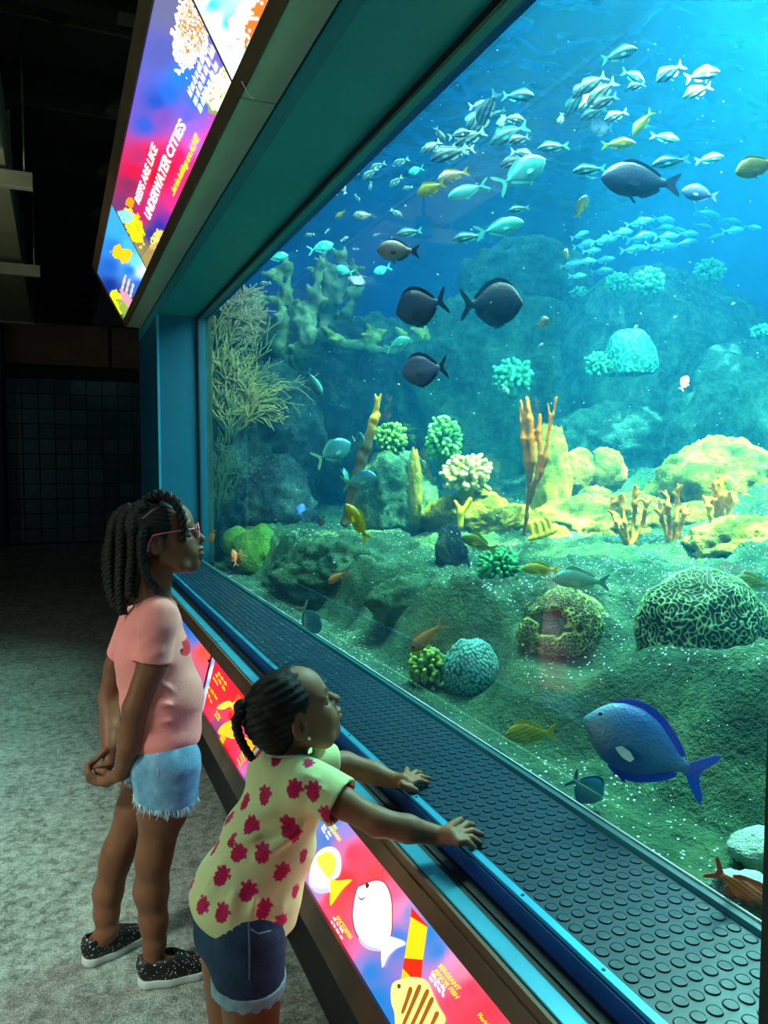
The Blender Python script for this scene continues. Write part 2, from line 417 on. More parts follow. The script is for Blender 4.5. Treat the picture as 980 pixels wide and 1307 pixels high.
class Face:
    """sloping sign face: A = point (x,z) at the top edge, B = at the bottom edge, both along y"""
    def __init__(s, top, bot, nrm):
        s.top = np.array(top); s.bot = np.array(bot); s.n = np.array(nrm)/np.linalg.norm(nrm)
        s.p0 = np.array([top[0], 0, top[1]])
    def at(s, y, t, off=0.0):
        q = s.top+(s.bot-s.top)*t
        return np.array([q[0], y, q[1]])+s.n*off
    def px(s, u, v, off=0.0): return onplane(u, v, s.p0+s.n*off, s.n)
    def grid(s, y0, y1, t0, t1, ny, nt, off):
        Y, T = np.meshgrid(np.linspace(y0, y1, ny), np.linspace(t0, t1, nt), indexing='ij')
        V = np.stack([s.top[0]+(s.bot[0]-s.top[0])*T, Y, s.top[1]+(s.bot[1]-s.top[1])*T], -1).reshape(-1, 3)+s.n*off
        i = np.arange(ny*nt).reshape(ny, nt)
        Fc = np.stack([i[:-1, :-1], i[1:, :-1], i[1:, 1:], i[:-1, 1:]], -1).reshape(-1, 4)
        return V, Fc
    def poly(s, pxs, off=.002, thick=.0008):
        a = [s.px(u, v, off) for u, v in pxs]; b = [p-s.n*thick for p in a]; n = len(a)
        bm = bmesh.new(); va = [bm.verts.new(p) for p in a]; vb = [bm.verts.new(p) for p in b]
        bm.faces.new(va); bm.faces.new(vb[::-1])
        for i in range(n): bm.faces.new((va[i], vb[i], vb[(i+1) % n], va[(i+1) % n]))
        return bm_mesh('p', bm)
def smoothpoly(pts, k=5):
    """closed Catmull-Rom through the points"""
    n = len(pts); out = []
    P_ = [np.array(p, float) for p in pts]
    for i in range(n):
        a, b, c, d = P_[i-1], P_[i], P_[(i+1) % n], P_[(i+2) % n]
        for j in range(k):
            t = j/k
            out.append(.5*((2*b)+(c-a)*t+(2*a-5*b+4*c-d)*t*t+(3*b-a-3*c+d)*t**3))
    return [tuple(o) for o in out]
def text_vf(txt, bold=.02, shear=0.0):
    cu = bpy.data.curves.new('t', 'FONT'); cu.body = txt; cu.offset = bold; cu.shear = shear; cu.resolution_u = 3; cu.size = 1
    o = bpy.data.objects.new('t', cu); COL.objects.link(o)
    dg = bpy.context.evaluated_depsgraph_get(); me = bpy.data.meshes.new_from_object(o.evaluated_get(dg))
    V = np.array([v.co[:] for v in me.vertices]); Fc = [tuple(p.vertices) for p in me.polygons]
    bpy.data.objects.remove(o); bpy.data.curves.remove(cu); bpy.data.meshes.remove(me)
    return V, Fc
def text_on(face, txt, b0, b1, t0, m, root, name, off=None, bold=.02, shear=0.0):
    V, Fc = text_vf(txt, bold, shear)
    off = face.toff if off is None else off
    lo = V.min(0); hi = V.max(0); capl = 0.0; cap = .72
    x = (V[:, 0]-lo[0])/(hi[0]-lo[0]); y = V[:, 1]/cap
    B0, B1, T0 = face.px(*b0), face.px(*b1), face.px(*t0)
    Q = B0+x[:, None]*(B1-B0)+y[:, None]*(T0-B0)+face.n*off
    return part(name, pymesh(name, Q, Fc), m, root)
def words_on(face, b0, b1, h, m, root, name='small_print', off=None, nw=6):
    off = face.toff if off is None else off
    """unreadably small print: rows of word-long strokes"""
    B0, B1 = face.px(*b0), face.px(*b1); up = np.cross(face.n, (B1-B0)); up = up/np.linalg.norm(up)*h
    if up[2] < 0: up = -up
    A_ = Acc(); L = B1-B0; x = 0.0
    lens = [random.uniform(.6, 1.4) for _ in range(nw)]; tot = sum(lens)+.35*(nw-1)
    for l in lens:
        n = max(2, int(l*5)); 
        for k in range(n):
            a = (x+l*k/n)/tot; b = (x+l*(k+.72)/n)/tot; hh = random.choice((.7, .7, 1.0))
            p = [B0+L*a, B0+L*b, B0+L*b+up*hh, B0+L*a+up*hh]
            A_.add([q+face.n*off for q in p], [(0, 1, 2, 3)])
        x += l+.35
    return part(name, A_.mesh(name, False), m, root)

# ------------------------------------------------ overhead sign box
SF_ = Face((.318, 3.10), (.558, 2.65), (-.45, 0, -.24)); SF_.toff = .0065
m_frame = simple('brown_bronze_frame', '#5c4a36', .5, .2, .15, 6)
m_under = simple('grey_green_sign_soffit', '#a6bca4', .5, .1, .08, 5, .03, 60)
sg = empty('overhead_sign', (.56, 4, 2.65), 'long backlit sign box about underwater cities above the tank window', 'sign')
part('housing', prism_y('housing', [(.300, 3.13), (.556, 2.66), (.676, 2.66), (.676, 3.5), (.40, 3.5)], -1.6, 6.74), m_black, sg)
for k, (y0, y1) in enumerate(((-1.6, 2.448), (2.454, 6.76))):
    part('underside_panel', box_me('underside_panel', (.556, y0, 2.648), (.668, y1, 2.662)), m_under, sg)
def strip_on(face, t0, t1, y0, y1, th, m, root, name):
    a0, a1 = face.at(0, t0), face.at(0, t1); n = face.n
    poly = [(a0[0], a0[2]), (a1[0], a1[2]), (a1[0]+n[0]*th, a1[2]+n[2]*th), (a0[0]+n[0]*th, a0[2]+n[2]*th)]
    return part(name, prism_y(name, poly, y0, y1), m, root)
strip_on(SF_, .905, 1.0, -1.6, 6.75, .012, m_frame, sg, 'frame_rail')
strip_on(SF_, -.04, .095, -1.6, 6.75, .012, m_frame, sg, 'frame_rail')
strip_on(SF_, -.04, 1.0, 6.70, 6.76, .012, m_frame, sg, 'frame_end')
m_prn = backlit('backlit_sign_print', 1.55)
m_glow = flatlit('backlit_white', '#fffdf4', 1.5); m_yel = flatlit('backlit_yellow', '#ffe600', 1.2)
def sign_panel(y0, y1, ctrl, ny, nt, painter=None):
    V, Fc = SF_.grid(y0, y1, .095, .905, ny, nt, .004)
    q = topx(V); c = idw(q, ctrl, 3.2)
    if painter: c = painter(V, q, c)
    me = pymesh('lit_panel', V, Fc); setcol(me, c); return part('lit_panel', me, m_prn, sg)
def blobs(q, c, spots, amp=.0):
    return c
def coral_mask(q, cx, cy, rx, ry, fr, th, ang=0):
    ca, sa = math.cos(ang), math.sin(ang); x = (q[:, 0]-cx); y = (q[:, 1]-cy)
    a = (x*ca+y*sa)/rx; b = (-x*sa+y*ca)/ry; r = np.sqrt(a*a+b*b)
    p = np.stack([q[:, 0]*fr, q[:, 1]*fr, np.zeros(len(q))], -1)
    n = fbm(p, 3, True)
    return ((r+.35*fbm(p*.5+9, 2)) < 1) & (n > th), r
def paint_main(V, q, c):
    m, r = coral_mask(q, 245, 36, 23, 54, .42, -.02, .20); c[m] = lin('#fff6e0')*1.25
    m2, r = coral_mask(q, 247, 30, 18, 40, .42, .42, .2); c[m2] = lin('#d0852a')
    m, r = coral_mask(q, 292, 110, 22, 38, .22, .0, .75); c[m] = lin('#f2f4cf')
    m2, r = coral_mask(q, 292, 115, 24, 40, .22, -.35, .75); c[m2 & ~m] = lin('#7f9a2c')
    m, r = coral_mask(q, 172, 290, 10, 24, .5, -.1, -.35); c[m] = lin('#f5c60c')
    m, r = coral_mask(q, 160, 277, 10, 9, .6, -.1); c[m] = lin('#7fc8c0')
    m, r = coral_mask(q, 203, 306, 10, 14, .5, -.0, .6); c[m] = lin('#f0c95a')
    m, r = coral_mask(q, 194, 333, 14, 26, .3, -.2, .6); c[m] = c[m]*.35+lin('#c9b060')*.4
    m, r = coral_mask(q, 166, 258, 6, 6, .5, -.5); c[m] = lin('#f78a10')
    return c
ctrl = [(215, 10, '#5d6088'), (205, 70, '#4b54a4'), (230, 100, '#1f6fd0'), (255, 130, '#1767d2'), (215, 120, '#1a62cc'), (200, 130, '#1e49ae'), (185, 160, '#2c4fb8'),
        (205, 150, '#6d46a8'), (240, 150, '#5a58c0'), (270, 120, '#3d62c8'), (285, 150, '#c03aa2'), (265, 185, '#e63a92'), (255, 215, '#f02a78'), (245, 160, '#8a5ac8'), (252, 185, '#b05ac0'),
        (180, 200, '#a02860'), (170, 220, '#c01040'), (190, 200, '#e80838'), (200, 225, '#f50428'), (215, 210, '#f80a38'), (225, 200, '#f01a5a'), (240, 235, '#f0286a'), (230, 265, '#d8287a'),
        (215, 285, '#6a2a92'), (205, 290, '#2c2a90'), (165, 235, '#7a2450'), (158, 262, '#6a2a60'), (180, 275, '#b01858'), (195, 300, '#24307e'), (170, 300, '#5a6a58'), (190, 325, '#6f6440'), (200, 330, '#5c5030'), (178, 320, '#7d7a5c')]
sign_panel(4.92, 2.462, ctrl, 330, 70, paint_main)
def paint_near(V, q, c):
    m, r = coral_mask(q, 332, 20, 34, 52, .12, -.35, .55); c[m] = lin('#fff4ea')*1.2
    m2, r = coral_mask(q, 345, 15, 24, 55, .35, .05, .5); c[m2] = lin('#c2702c')
    return c
ctrl = [(270, 5, '#35d3dc'), (290, 30, '#3fd6dc'), (305, 60, '#6fe2de'), (300, 75, '#fdfdf4'), (312, 95, '#fffdf6'), (285, 45, '#c8f4ee'), (320, 70, '#52dcdc'), (330, 30, '#d8efe6'), (262, 0, '#e8f6ee'), (275, 28, '#f4fbf4')]
sign_panel(2.450, .2, ctrl, 180, 60, paint_near)
ctrl = [(300, -80, '#35d3dc'), (400, -60, '#6fe2de'), (350, -200, '#3f8fdc')]
sign_panel(.19, -1.55, ctrl, 20, 10)
def paint_far(V, q, c):
    for (x, y) in ((150, 322), (160, 327)):
        m, r = coral_mask(q, x, y, 8, 9, .5, -.3, .4); c[m] = lin('#f2b40c')
    m, r = coral_mask(q, 150, 385, 9, 16, .5, -.3, -.5); c[m] = lin('#d8d812')
    m, r = coral_mask(q, 161, 395, 7, 18, .6, -.2, -.6); c[m] = lin('#7f9a40')
    for (x, y) in ((158, 360), (163, 365), (168, 371)):
        m = (np.abs((q[:, 0]-x)-(y-q[:, 1])*.25) < 1.3) & (np.abs(q[:, 1]-y) < 9); c[m] = lin('#f0b890')
    m, r = coral_mask(q, 163, 383, 5, 14, .4, -.6, -.6); c[m] = lin('#e88aa0')
    return c
ctrl = [(150, 295, '#2f96dc'), (165, 315, '#3fa6e8'), (182, 345, '#bfe8f4'), (172, 335, '#5fc0ee'), (145, 315, '#1f70c8'), (140, 340, '#1a58b0'), (165, 345, '#1c6fd0'), (175, 365, '#1f5fc0'), (170, 385, '#2a4aa0'), (140, 365, '#0d2a80'), (150, 380, '#20407a'), (160, 400, '#3f6a3a'), (165, 412, '#2f5030')]
sign_panel(6.70, 4.935, ctrl, 150, 60, paint_far)
for y in (4.927, 2.456): strip_on(SF_, .095, .905, y-.006, y+.006, .006, simple('sign_joint', '#8c7a68', .4, .3), sg, 'panel_joint')
text_on(SF_, 'REEFS ARE LIKE', (178.5, 261), (202.3, 190), (172.8, 252.5), m_glow, sg, 'sign_lettering', bold=.025)
text_on(SF_, 'UNDERWATER', (191.8, 281.5), (219.5, 205), (185, 271), m_glow, sg, 'sign_lettering', bold=.03)
text_on(SF_, 'CITIES', (219.5, 203), (238.8, 161), (212.5, 192), m_glow, sg, 'sign_lettering', bold=.03)
o = text_on(SF_, '...but the buildings are ALIVE!', (222.5, 250), (256.2, 176.5), (218.2, 243), m_yel, sg, 'sign_lettering', bold=.04, shear=.2); o['label'] = 'yellow slanted lettering on the sign'
words_on(SF_, (245.5, 124.5), (268, 62.5), .028, m_glow, sg, nw=7)
words_on(SF_, (251.8, 135), (277, 64), .028, m_glow, sg, nw=7)
words_on(SF_, (258, 144.5), (281, 84), .028, m_glow, sg, nw=6)
# thin loose wire where two sections meet
tag(link('loose_wire', tube_me('loose_wire', [SF_.px(308.5, 104, .016), SF_.px(313, 112, .018), SF_.px(317, 120, .02), SF_.px(321, 125, .012), SF_.px(324, 124.5, .010)], .0022, 5), simple('pale_wire', '#e8d8b8', .5)), 'thin pale wire hanging out of the joint of the overhead sign', 'wire')

# ------------------------------------------------ reading rail below the ledge
RF = Face((.5976, CAMH-.735), (.515, CAMH-1.063), (-.328, 0, .083)); RF.toff = .0042
m_rail = simple('brown_rail_frame', '#74543f', .38, .2, .12, 10)
m_bar = simple('cyan_rail_cap', '#3f9fbd', .3, .3, .08, 12)
m_rb = simple('rail_box_dark', '#15191c', .6)
rr = empty('reading_rail', (.55, 2, .44), 'backlit reading rail of fish pictures running along under the ledge', 'display')
part('box', prism_y('box', [(.5976, CAMH-.737), (.64, CAMH-.737), (.64, CAMH-1.12), (.53, CAMH-1.063), (.519, CAMH-1.063)], .3, YJ+.6), m_rb, rr)
for (y0, y1) in ((.3, 3.212), (3.224, YJ+.6)):
    c_ = part('cap', prism_y('cap', [(.597, CAMH-.748), (.597, CAMH-.735), (.630, CAMH-.735), (.630, CAMH-.748)], y0, y1, .002), m_bar, rr)
    strip_on(RF, 0.012, .172, y0, y1, .010, m_rail, rr, 'frame_rail')
    strip_on(RF, .06, .105, y0, y1, .014, m_rail, rr, 'frame_bead')
    strip_on(RF, .806, 1.0, y0, y1, .010, m_rail, rr, 'frame_rail')
part('joint_gap', box_me('joint_gap', (.598, 3.213, CAMH-.76), (.629, 3.223, CAMH-.737)), m_black, rr)
m_prn2 = backlit('backlit_rail_print', 1.9)
def rail_panel(y0, y1, ctrl, ny, nt, painter=None):
    V, Fc = RF.grid(y0, y1, .172, .806, ny, nt, .003)
    q = topx(V); c = idw(q, ctrl, 3.5)
    if painter: c = painter(V, q, c)
    me = pymesh('lit_panel', V, Fc); setcol(me, c); return part('lit_panel', me, m_prn2, rr)
YA = RF.px(270, 864.5)[1]; YBb = RF.px(452, 1098)[1]
red = [(280, 862, '#e01030'), (300, 885, '#e80c20'), (275, 885, '#f00a1c'), (285, 900, '#f80a10'), (268, 895, '#e80a24'), (262, 915, '#d81a3c'), (275, 925, '#7a2858'), (285, 905, '#b02848'), (272, 935, '#6a2c66'),
       (290, 955, '#f00a28'), (300, 970, '#e8103c'), (318, 965, '#c82a58'), (308, 985, '#b04a86'), (303, 995, '#5a4a98'), (312, 1000, '#1d4b9c'), (330, 990, '#1c4f9a'), (330, 975, '#6a4a8a'), (345, 1000, '#1c4f9a')]
mid = [(425, 1045, '#1d6ca4'), (440, 1060, '#7a6aa8'), (415, 1075, '#3a62a0'), (432, 1085, '#a05a8c'), (450, 1090, '#f02a44'), (462, 1095, '#f0304a'), (440, 1125, '#f41a20'), (425, 1150, '#ee2a30'), (400, 1140, '#8a6aa0'), (405, 1165, '#d0385a'), (425, 1190, '#ea2a3a'), (480, 1118, '#f02a38'),
       (415, 1195, '#e83a50'), (440, 1225, '#cf4a72'), (500, 1140, '#e0486a'), (510, 1160, '#c06a92'), (520, 1165, '#6a6aa6'), (505, 1200, '#2a62a6'), (545, 1190, '#1b66a8'), (560, 1215, '#2a66a8'), (470, 1240, '#1a62a4'), (455, 1235, '#6a62a4'), (480, 1275, '#1562a4'), (490, 1300, '#1562a4'),
       (575, 1225, '#b0749c'), (590, 1240, '#e86a80'), (600, 1260, '#f02a44'), (585, 1285, '#f23046'), (620, 1290, '#f02438'), (600, 1305, '#f02438'), (700, 1400, '#f02438'), (560, 1320, '#e03050')]
rail_panel(3.20, YA, [(272, 845, '#5a86c8'), (270, 858, '#dfe6ee'), (265, 852, '#1e50a0'), (262, 868, '#7090c0'), (276, 853, '#f4f6f6'), (266, 838, '#f07a20'), (270, 834, '#f07a20')], 40, 16)
rail_panel(5.6, 3.235, [(240, 800, '#20509a'), (258, 828, '#c0402a'), (250, 815, '#3060a8')], 40, 10)
rail_panel(YA-.004, .42, red+mid, 260, 50)
part('panel_joint', box_me('panel_joint', (.55, YA-.004, CAMH-.80), (.56, YA, CAMH-.79)), m_rb, rr)
def printed(name, pxs, h, off, st=1.05, lab=None):
    o = part(name, RF.poly(smoothpoly(pxs, 4), off, .0006), flatlit(name+'_ink', h, st), rr)
    if lab: o['label'] = lab
    return o
def rawprint(name, pxs, h, off, st=1.05):
    return part(name, RF.poly(pxs, off, .0006), flatlit(name+'_ink', h, st), rr)
def rail_fish():
    # orange and red zigzag band by the first fish
    rawprint('printed_band', [(303, 885), (308, 890), (300, 912), (293, 907)], '#ff5a12', .0040)
    rawprint('printed_band', [(293, 907), (302, 913), (298, 922), (291, 918)], '#f01414', .0041)
    rawprint('printed_band', [(283, 938), (288, 942), (282, 954), (276, 949)], '#ffb400', .0042)
    printed('printed_fish', [(276.5, 904), (284, 897), (292, 894.5), (296, 897), (301, 895), (297, 900), (298, 906), (293, 902), (285, 905.5)], '#ffe84a', .0046)
    printed('printed_fish', [(278, 934), (284, 925), (293, 920), (304, 917), (306, 925), (303, 935), (298, 943), (290, 941), (283, 939)], '#ffc91e', .0046)
    printed('printed_fish', [(312, 942), (322, 945), (333, 950), (337, 953), (331, 962), (329, 971), (325, 966), (316, 958)], '#ffb81c', .0046)
    for (a, b) in (((276, 862), (288, 883)), ((273, 866), (279, 876)), ((279, 860), (290, 876)), ((266, 876), (278, 894)), ((264, 880), (271, 899)), ((277, 910), (282, 918)), ((275, 913), (280, 921)), ((309, 962), (314, 973)), ((307, 965), (311, 976)), ((304, 970), (308, 979))):
        words_on(RF, a, b, .010, m_yel, rr, nw=3)
    # ocean surgeonfish
    text_on(RF, 'OCEAN', (421.5, 1047), (430, 1059.5), (424, 1044), m_yel, rr, 'rail_lettering', bold=.03)
    text_on(RF, 'SURGEONFISH', (417.5, 1051), (434.5, 1074.5), (420.5, 1048), m_yel, rr, 'rail_lettering', bold=.03)
    words_on(RF, (414.5, 1055), (424, 1069), .007, m_glow, rr, nw=2); words_on(RF, (412, 1058), (421, 1073), .007, m_glow, rr, nw=2)
    printed('printed_fish', [(394, 1123), (399, 1098), (410, 1084), (424, 1081), (433, 1090), (435, 1105), (432, 1118), (425, 1124), (422, 1137), (410, 1140), (399, 1135)], '#fff3d8', .0046, 1.25)
    printed('printed_fish_patch', [(404, 1098), (412, 1089), (422, 1088), (428, 1098), (426, 1112), (420, 1121), (412, 1112)], '#fff04a', .0054, 1.1)
    printed('printed_fish_patch', [(398, 1131), (408, 1134), (419, 1134), (418, 1139), (407, 1140.5), (400, 1136.5)], '#c9c8ee', .0054, 1.1)
    printed('printed_tail', [(422, 1123), (430, 1124), (446, 1122.5), (447, 1125), (436, 1136), (424, 1153), (421, 1155), (421, 1140)], '#ffe81c', .0050, 1.1)
    # doctorfish
    text_on(RF, 'DOCTORFISH', (430.5, 1172), (448.5, 1199), (434, 1168.5), m_yel, rr, 'rail_lettering', bold=.03)
    words_on(RF, (427, 1172), (440, 1192), .006, m_glow, rr, nw=3); words_on(RF, (424.5, 1177), (439, 1200), .006, m_glow, rr, nw=4)
    printed('printed_fish_outline', [(449, 1165), (454, 1135), (463, 1128), (478, 1123), (491, 1126), (499, 1143), (501, 1166), (499.5, 1194), (491, 1207), (484, 1215), (471, 1211), (460, 1201), (452, 1188)], '#c23a52', .0044, .7)
    printed('printed_fish', [(450.5, 1165), (455.5, 1136), (464, 1129.5), (478, 1124.5), (490, 1127.5), (497.5, 1144), (499.5, 1166), (498, 1193), (490, 1205.5), (483, 1213), (471.5, 1209.5), (461, 1199.5), (453.5, 1187)], '#fffaf2', .0050, 1.5)
    printed('printed_fin', [(458, 1196), (468, 1206), (483, 1211), (484, 1214.5), (470, 1212), (460, 1204)], '#cfc8f0', .0056, 1.0)
    printed('printed_tail', [(485, 1193), (494, 1194), (514, 1201), (516, 1206), (505, 1211), (495, 1221), (489, 1234), (487, 1232), (486, 1213)], '#fdeef0', .0058, 1.3)
    printed('printed_eye', [(466, 1129), (469, 1127), (471, 1130), (468, 1134)], '#7a2a1c', .0062, .4)
    printed('printed_mouth', [(455, 1143), (461, 1147), (467, 1144), (461, 1149)], '#7a3a5c', .0062, .4)
    # red and yellow band
    rawprint('printed_band', [(525, 1158), (546, 1182), (545, 1184), (524, 1170)], '#f41a10', .0040)
    rawprint('printed_band', [(524, 1170), (545, 1183), (539, 1225), (516, 1223)], '#ffd812', .0041, 1.1)
    rawprint('printed_band', [(516, 1223), (539, 1225), (537, 1249), (524, 1247), (514, 1236)], '#f02c0c', .0042)
    rawprint('printed_band', [(514, 1236), (524, 1247), (524, 1254), (511, 1254)], '#ffcf10', .0043)
    # sergeant major fish
    text_on(RF, 'SERGEANT', (561.5, 1233), (586.5, 1265), (566, 1229.5), m_yel, rr, 'rail_lettering', bold=.03)
    text_on(RF, 'MAJOR FISH', (556.5, 1239.5), (584.5, 1275), (561, 1236.5), m_yel, rr, 'rail_lettering', bold=.03)
    words_on(RF, (553, 1244.5), (570, 1266), .008, m_glow, rr, nw=3); words_on(RF, (550, 1249), (569, 1274), .008, m_glow, rr, nw=4)
    printed('printed_fish', [(499, 1278), (500, 1257), (511, 1250), (530, 1247), (545, 1253), (553, 1270), (560, 1285), (568, 1299), (566, 1308), (558, 1320), (540, 1335), (515, 1330), (505, 1310), (503, 1292)], '#ffe98a', .0048, 1.15)
    for s0 in ((522, 1260, 513, 1293), (533, 1258, 514, 1309), (543, 1264, 521, 1318), (549, 1274, 528, 1325), (556, 1291, 545, 1320)):
        x0, y0, x1, y1 = s0
        printed('printed_stripe', [(x0, y0), (x0+4, y0+3), ((x0+x1)/2+4, (y0+y1)/2), (x1+2, y1), (x1-1, y1-2), ((x0+x1)/2, (y0+y1)/2-2)], '#b86a1c', .0056, .8)
    printed('printed_eye', [(507, 1257), (510, 1256), (511, 1260), (508, 1262)], '#8a5a4a', .0062, .5)
    text_on(RF, 'Florida', (612, 1296), (626, 1314), (616, 1292), m_yel, rr, 'rail_lettering', bold=.02)
rail_fish()
# ================================================================== implicit surfaces (smooth unions meshed by surface nets)
class SDF:
    def __init__(s, lo, hi, h):
        s.h = h; s.lo = np.array(lo, float)-3*h; s.n = np.ceil((np.array(hi, float)+3*h-s.lo)/h).astype(int)+1
        s.a = np.full(s.n, 9.0, dtype=np.float32)
    def sub(s, lo, hi, m):
        i0 = np.clip(np.floor((np.minimum(lo, hi)-m-s.lo)/s.h).astype(int), 0, s.n-1)
        i1 = np.clip(np.ceil((np.maximum(lo, hi)+m-s.lo)/s.h).astype(int)+1, 1, s.n)
        sl = tuple(slice(a, b) for a, b in zip(i0, i1))
        g = [(s.lo[k]+np.arange(i0[k], i1[k])*s.h).astype(np.float32) for k in range(3)]
        return sl, g[0][:, None, None], g[1][None, :, None], g[2][None, None, :]
    def put(s, sl, d, k, mode='u'):
        a = s.a[sl]
        if mode == 'x': a = -a
        if k > 0:
            hh = np.maximum(k-np.abs(a-d), 0)/k; r = np.minimum(a, d)-hh*hh*k*.25
        else: r = np.minimum(a, d)
        s.a[sl] = -r if mode == 'x' else r
    def cap(s, p, q, ra, rb=None, k=.01, mode='u'):
        p = np.array(p, float); q = np.array(q, float); rb = ra if rb is None else rb
        m = max(ra, rb)+k+3*s.h
        sl, x, y, z = s.sub(p, q, m); v = q-p; L = float(v@v)+1e-12
        t = np.clip(((x-p[0])*v[0]+(y-p[1])*v[1]+(z-p[2])*v[2])/L, 0, 1)
        d = np.sqrt((x-p[0]-t*v[0])**2+(y-p[1]-t*v[1])**2+(z-p[2]-t*v[2])**2)-(ra+(rb-ra)*t)
        s.put(sl, d, k, mode)
    def chain(s, pts, k=.008, mode='u'):
        for (p, ra), (q, rb) in zip(pts[:-1], pts[1:]): s.cap(p, q, ra, rb, k, mode)
    def ell(s, c, r, k=.01, B=None, mode='u'):
        """ellipsoid; B rows are its axes"""
        c = np.array(c, float); r = np.ones(3)*np.array(r, float); B = np.eye(3) if B is None else np.array(B)
        m = max(r)+k+3*s.h
        e = np.sqrt(((B.T*r)**2).sum(1))
        sl, x, y, z = s.sub(c-e, c+e, k+3*s.h)
        X, Y, Z = x-c[0], y-c[1], z-c[2]
        l = [(X*B[i][0]+Y*B[i][1]+Z*B[i][2])/r[i] for i in range(3)]
        k0 = np.sqrt(l[0]**2+l[1]**2+l[2]**2); k1 = np.sqrt((l[0]/r[0])**2+(l[1]/r[1])**2+(l[2]/r[2])**2)
        d = k0*(k0-1)/(k1+1e-9)
        d = np.where(k0 < .05, -min(r), d)
        s.put(sl, d.astype(np.float32), k, mode)
    def field(s, fn, mode='x', k=0):
        """apply fn(x,y,z)->distance over the whole grid (mode x: cut away where fn<0)"""
        sl = tuple(slice(0, n) for n in s.n)
        g = [(s.lo[k_]+np.arange(s.n[k_])*s.h).astype(np.float32) for k_ in range(3)]
        s.put(sl, fn(g[0][:, None, None], g[1][None, :, None], g[2][None, None, :]).astype(np.float32), k, mode)
    def grid(s):
        g = [(s.lo[k_]+np.arange(s.n[k_])*s.h).astype(np.float32) for k_ in range(3)]
        return np.stack(np.meshgrid(*g, indexing='ij'), -1)
    def vf(s):
        a = s.a; ins = a < 0; nx, ny, nz = s.n
        c = np.zeros((nx-1, ny-1, nz-1), dtype=np.int8)
        for dx in (0, 1):
            for dy in (0, 1):
                for dz in (0, 1): c += ins[dx:nx-1+dx, dy:ny-1+dy, dz:nz-1+dz]
        idx = np.argwhere((c > 0) & (c < 8))
        ids = np.full(c.shape, -1, dtype=np.int64); ids[tuple(idx.T)] = np.arange(len(idx))
        acc = np.zeros((len(idx), 3)); cnt = np.zeros(len(idx))
        off = [(0, 0, 0), (1, 0, 0), (0, 1, 0), (1, 1, 0), (0, 0, 1), (1, 0, 1), (0, 1, 1), (1, 1, 1)]
        val = [a[tuple((idx+o).T)] for o in off]
        for i in range(8):
            for ax in (1, 2, 4):
                if i & ax: continue
                j = i | ax; m = (val[i] < 0) != (val[j] < 0)
                t = val[i][m]/(val[i][m]-val[j][m])
                p0 = np.array(off[i], float); dv = np.array(off[j], float)-p0
                acc[m] += p0+t[:, None]*dv; cnt[m] += 1
        V = s.lo+(idx+acc/cnt[:, None])*s.h
        Q = []
        for ax in range(3):
            o1, o2 = [(1, 2), (2, 0), (0, 1)][ax]
            sl0 = [slice(None)]*3; sl1 = [slice(None)]*3; sl0[ax] = slice(0, -1); sl1[ax] = slice(1, None)
            e = np.argwhere(ins[tuple(sl0)] != ins[tuple(sl1)])
            e = e[(e[:, o1] > 0) & (e[:, o2] > 0) & (e[:, o1] < s.n[o1]-1) & (e[:, o2] < s.n[o2]-1)]
            if not len(e): continue
            flip = ins[tuple(e.T)]
            def cell(d1, d2):
                q = e.copy(); q[:, o1] -= d1; q[:, o2] -= d2; return ids[tuple(q.T)]
            q = np.stack([cell(1, 1), cell(0, 1), cell(0, 0), cell(1, 0)], -1)
            q[~flip] = q[~flip][:, ::-1]
            Q.append(q)
        return V, np.concatenate(Q)
    def mesh(s, name, smooth=True, relax=0):
        V, Q = s.vf()
        if relax: V = laplace(V, Q, relax)
        return pymesh(name, V, Q, smooth)
def laplace(V, Q, it, f=.5):
    E = np.concatenate([Q[:, [0, 1]], Q[:, [1, 2]], Q[:, [2, 3]], Q[:, [3, 0]]]); n = len(V)
    deg = np.bincount(E[:, 0], minlength=n)+np.bincount(E[:, 1], minlength=n)
    for _ in range(it):
        S = np.stack([np.bincount(E[:, 0], V[E[:, 1], k], n)+np.bincount(E[:, 1], V[E[:, 0], k], n) for k in range(3)], -1)
        V = V+f*(S/np.maximum(deg, 1)[:, None]-V)
    return V

# ================================================================== tank shell, water
XB = 7.6; Y0, Y1 = -1.5, 9.8
m_tankblue = simple('tank_wall_blue', '#0f58a8', .8, 0, .25, .8)
for nm, lo, hi in (('wall_tank_back', (XB, Y0, 0), (XB+.1, Y1, ZW+.3)), ('wall_tank_far', (XG+.05, Y1, 0), (XB, Y1+.1, ZW+.3)), ('wall_tank_near', (XG+.05, Y0-.1, 0), (XB, Y0, ZW+.3)),
                   ):
    tag(link(nm, box_me(nm, lo, hi), m_tankblue), kind='structure')
m_pier = simple('tank_pier_algae', '#24443a', .8, 0, .4, 6, .6, 30)
fr = link('wall_tank_front', box_me('wall_tank_front', (XG+.051, Y0, ZT+.02), (XG+.10, Y1, ZW+.3)), m_tankblue); tag(fr, kind='structure')
part('far_pier', box_me('far_pier', (XG+.051, YJ+.03, 0), (XG+.10, Y1, ZT+.02)), m_pier, fr)
part('near_pier', box_me('near_pier', (XG+.051, Y0, 0), (XG+.10, YN-.05, ZT+.02)), m_tankblue, fr)
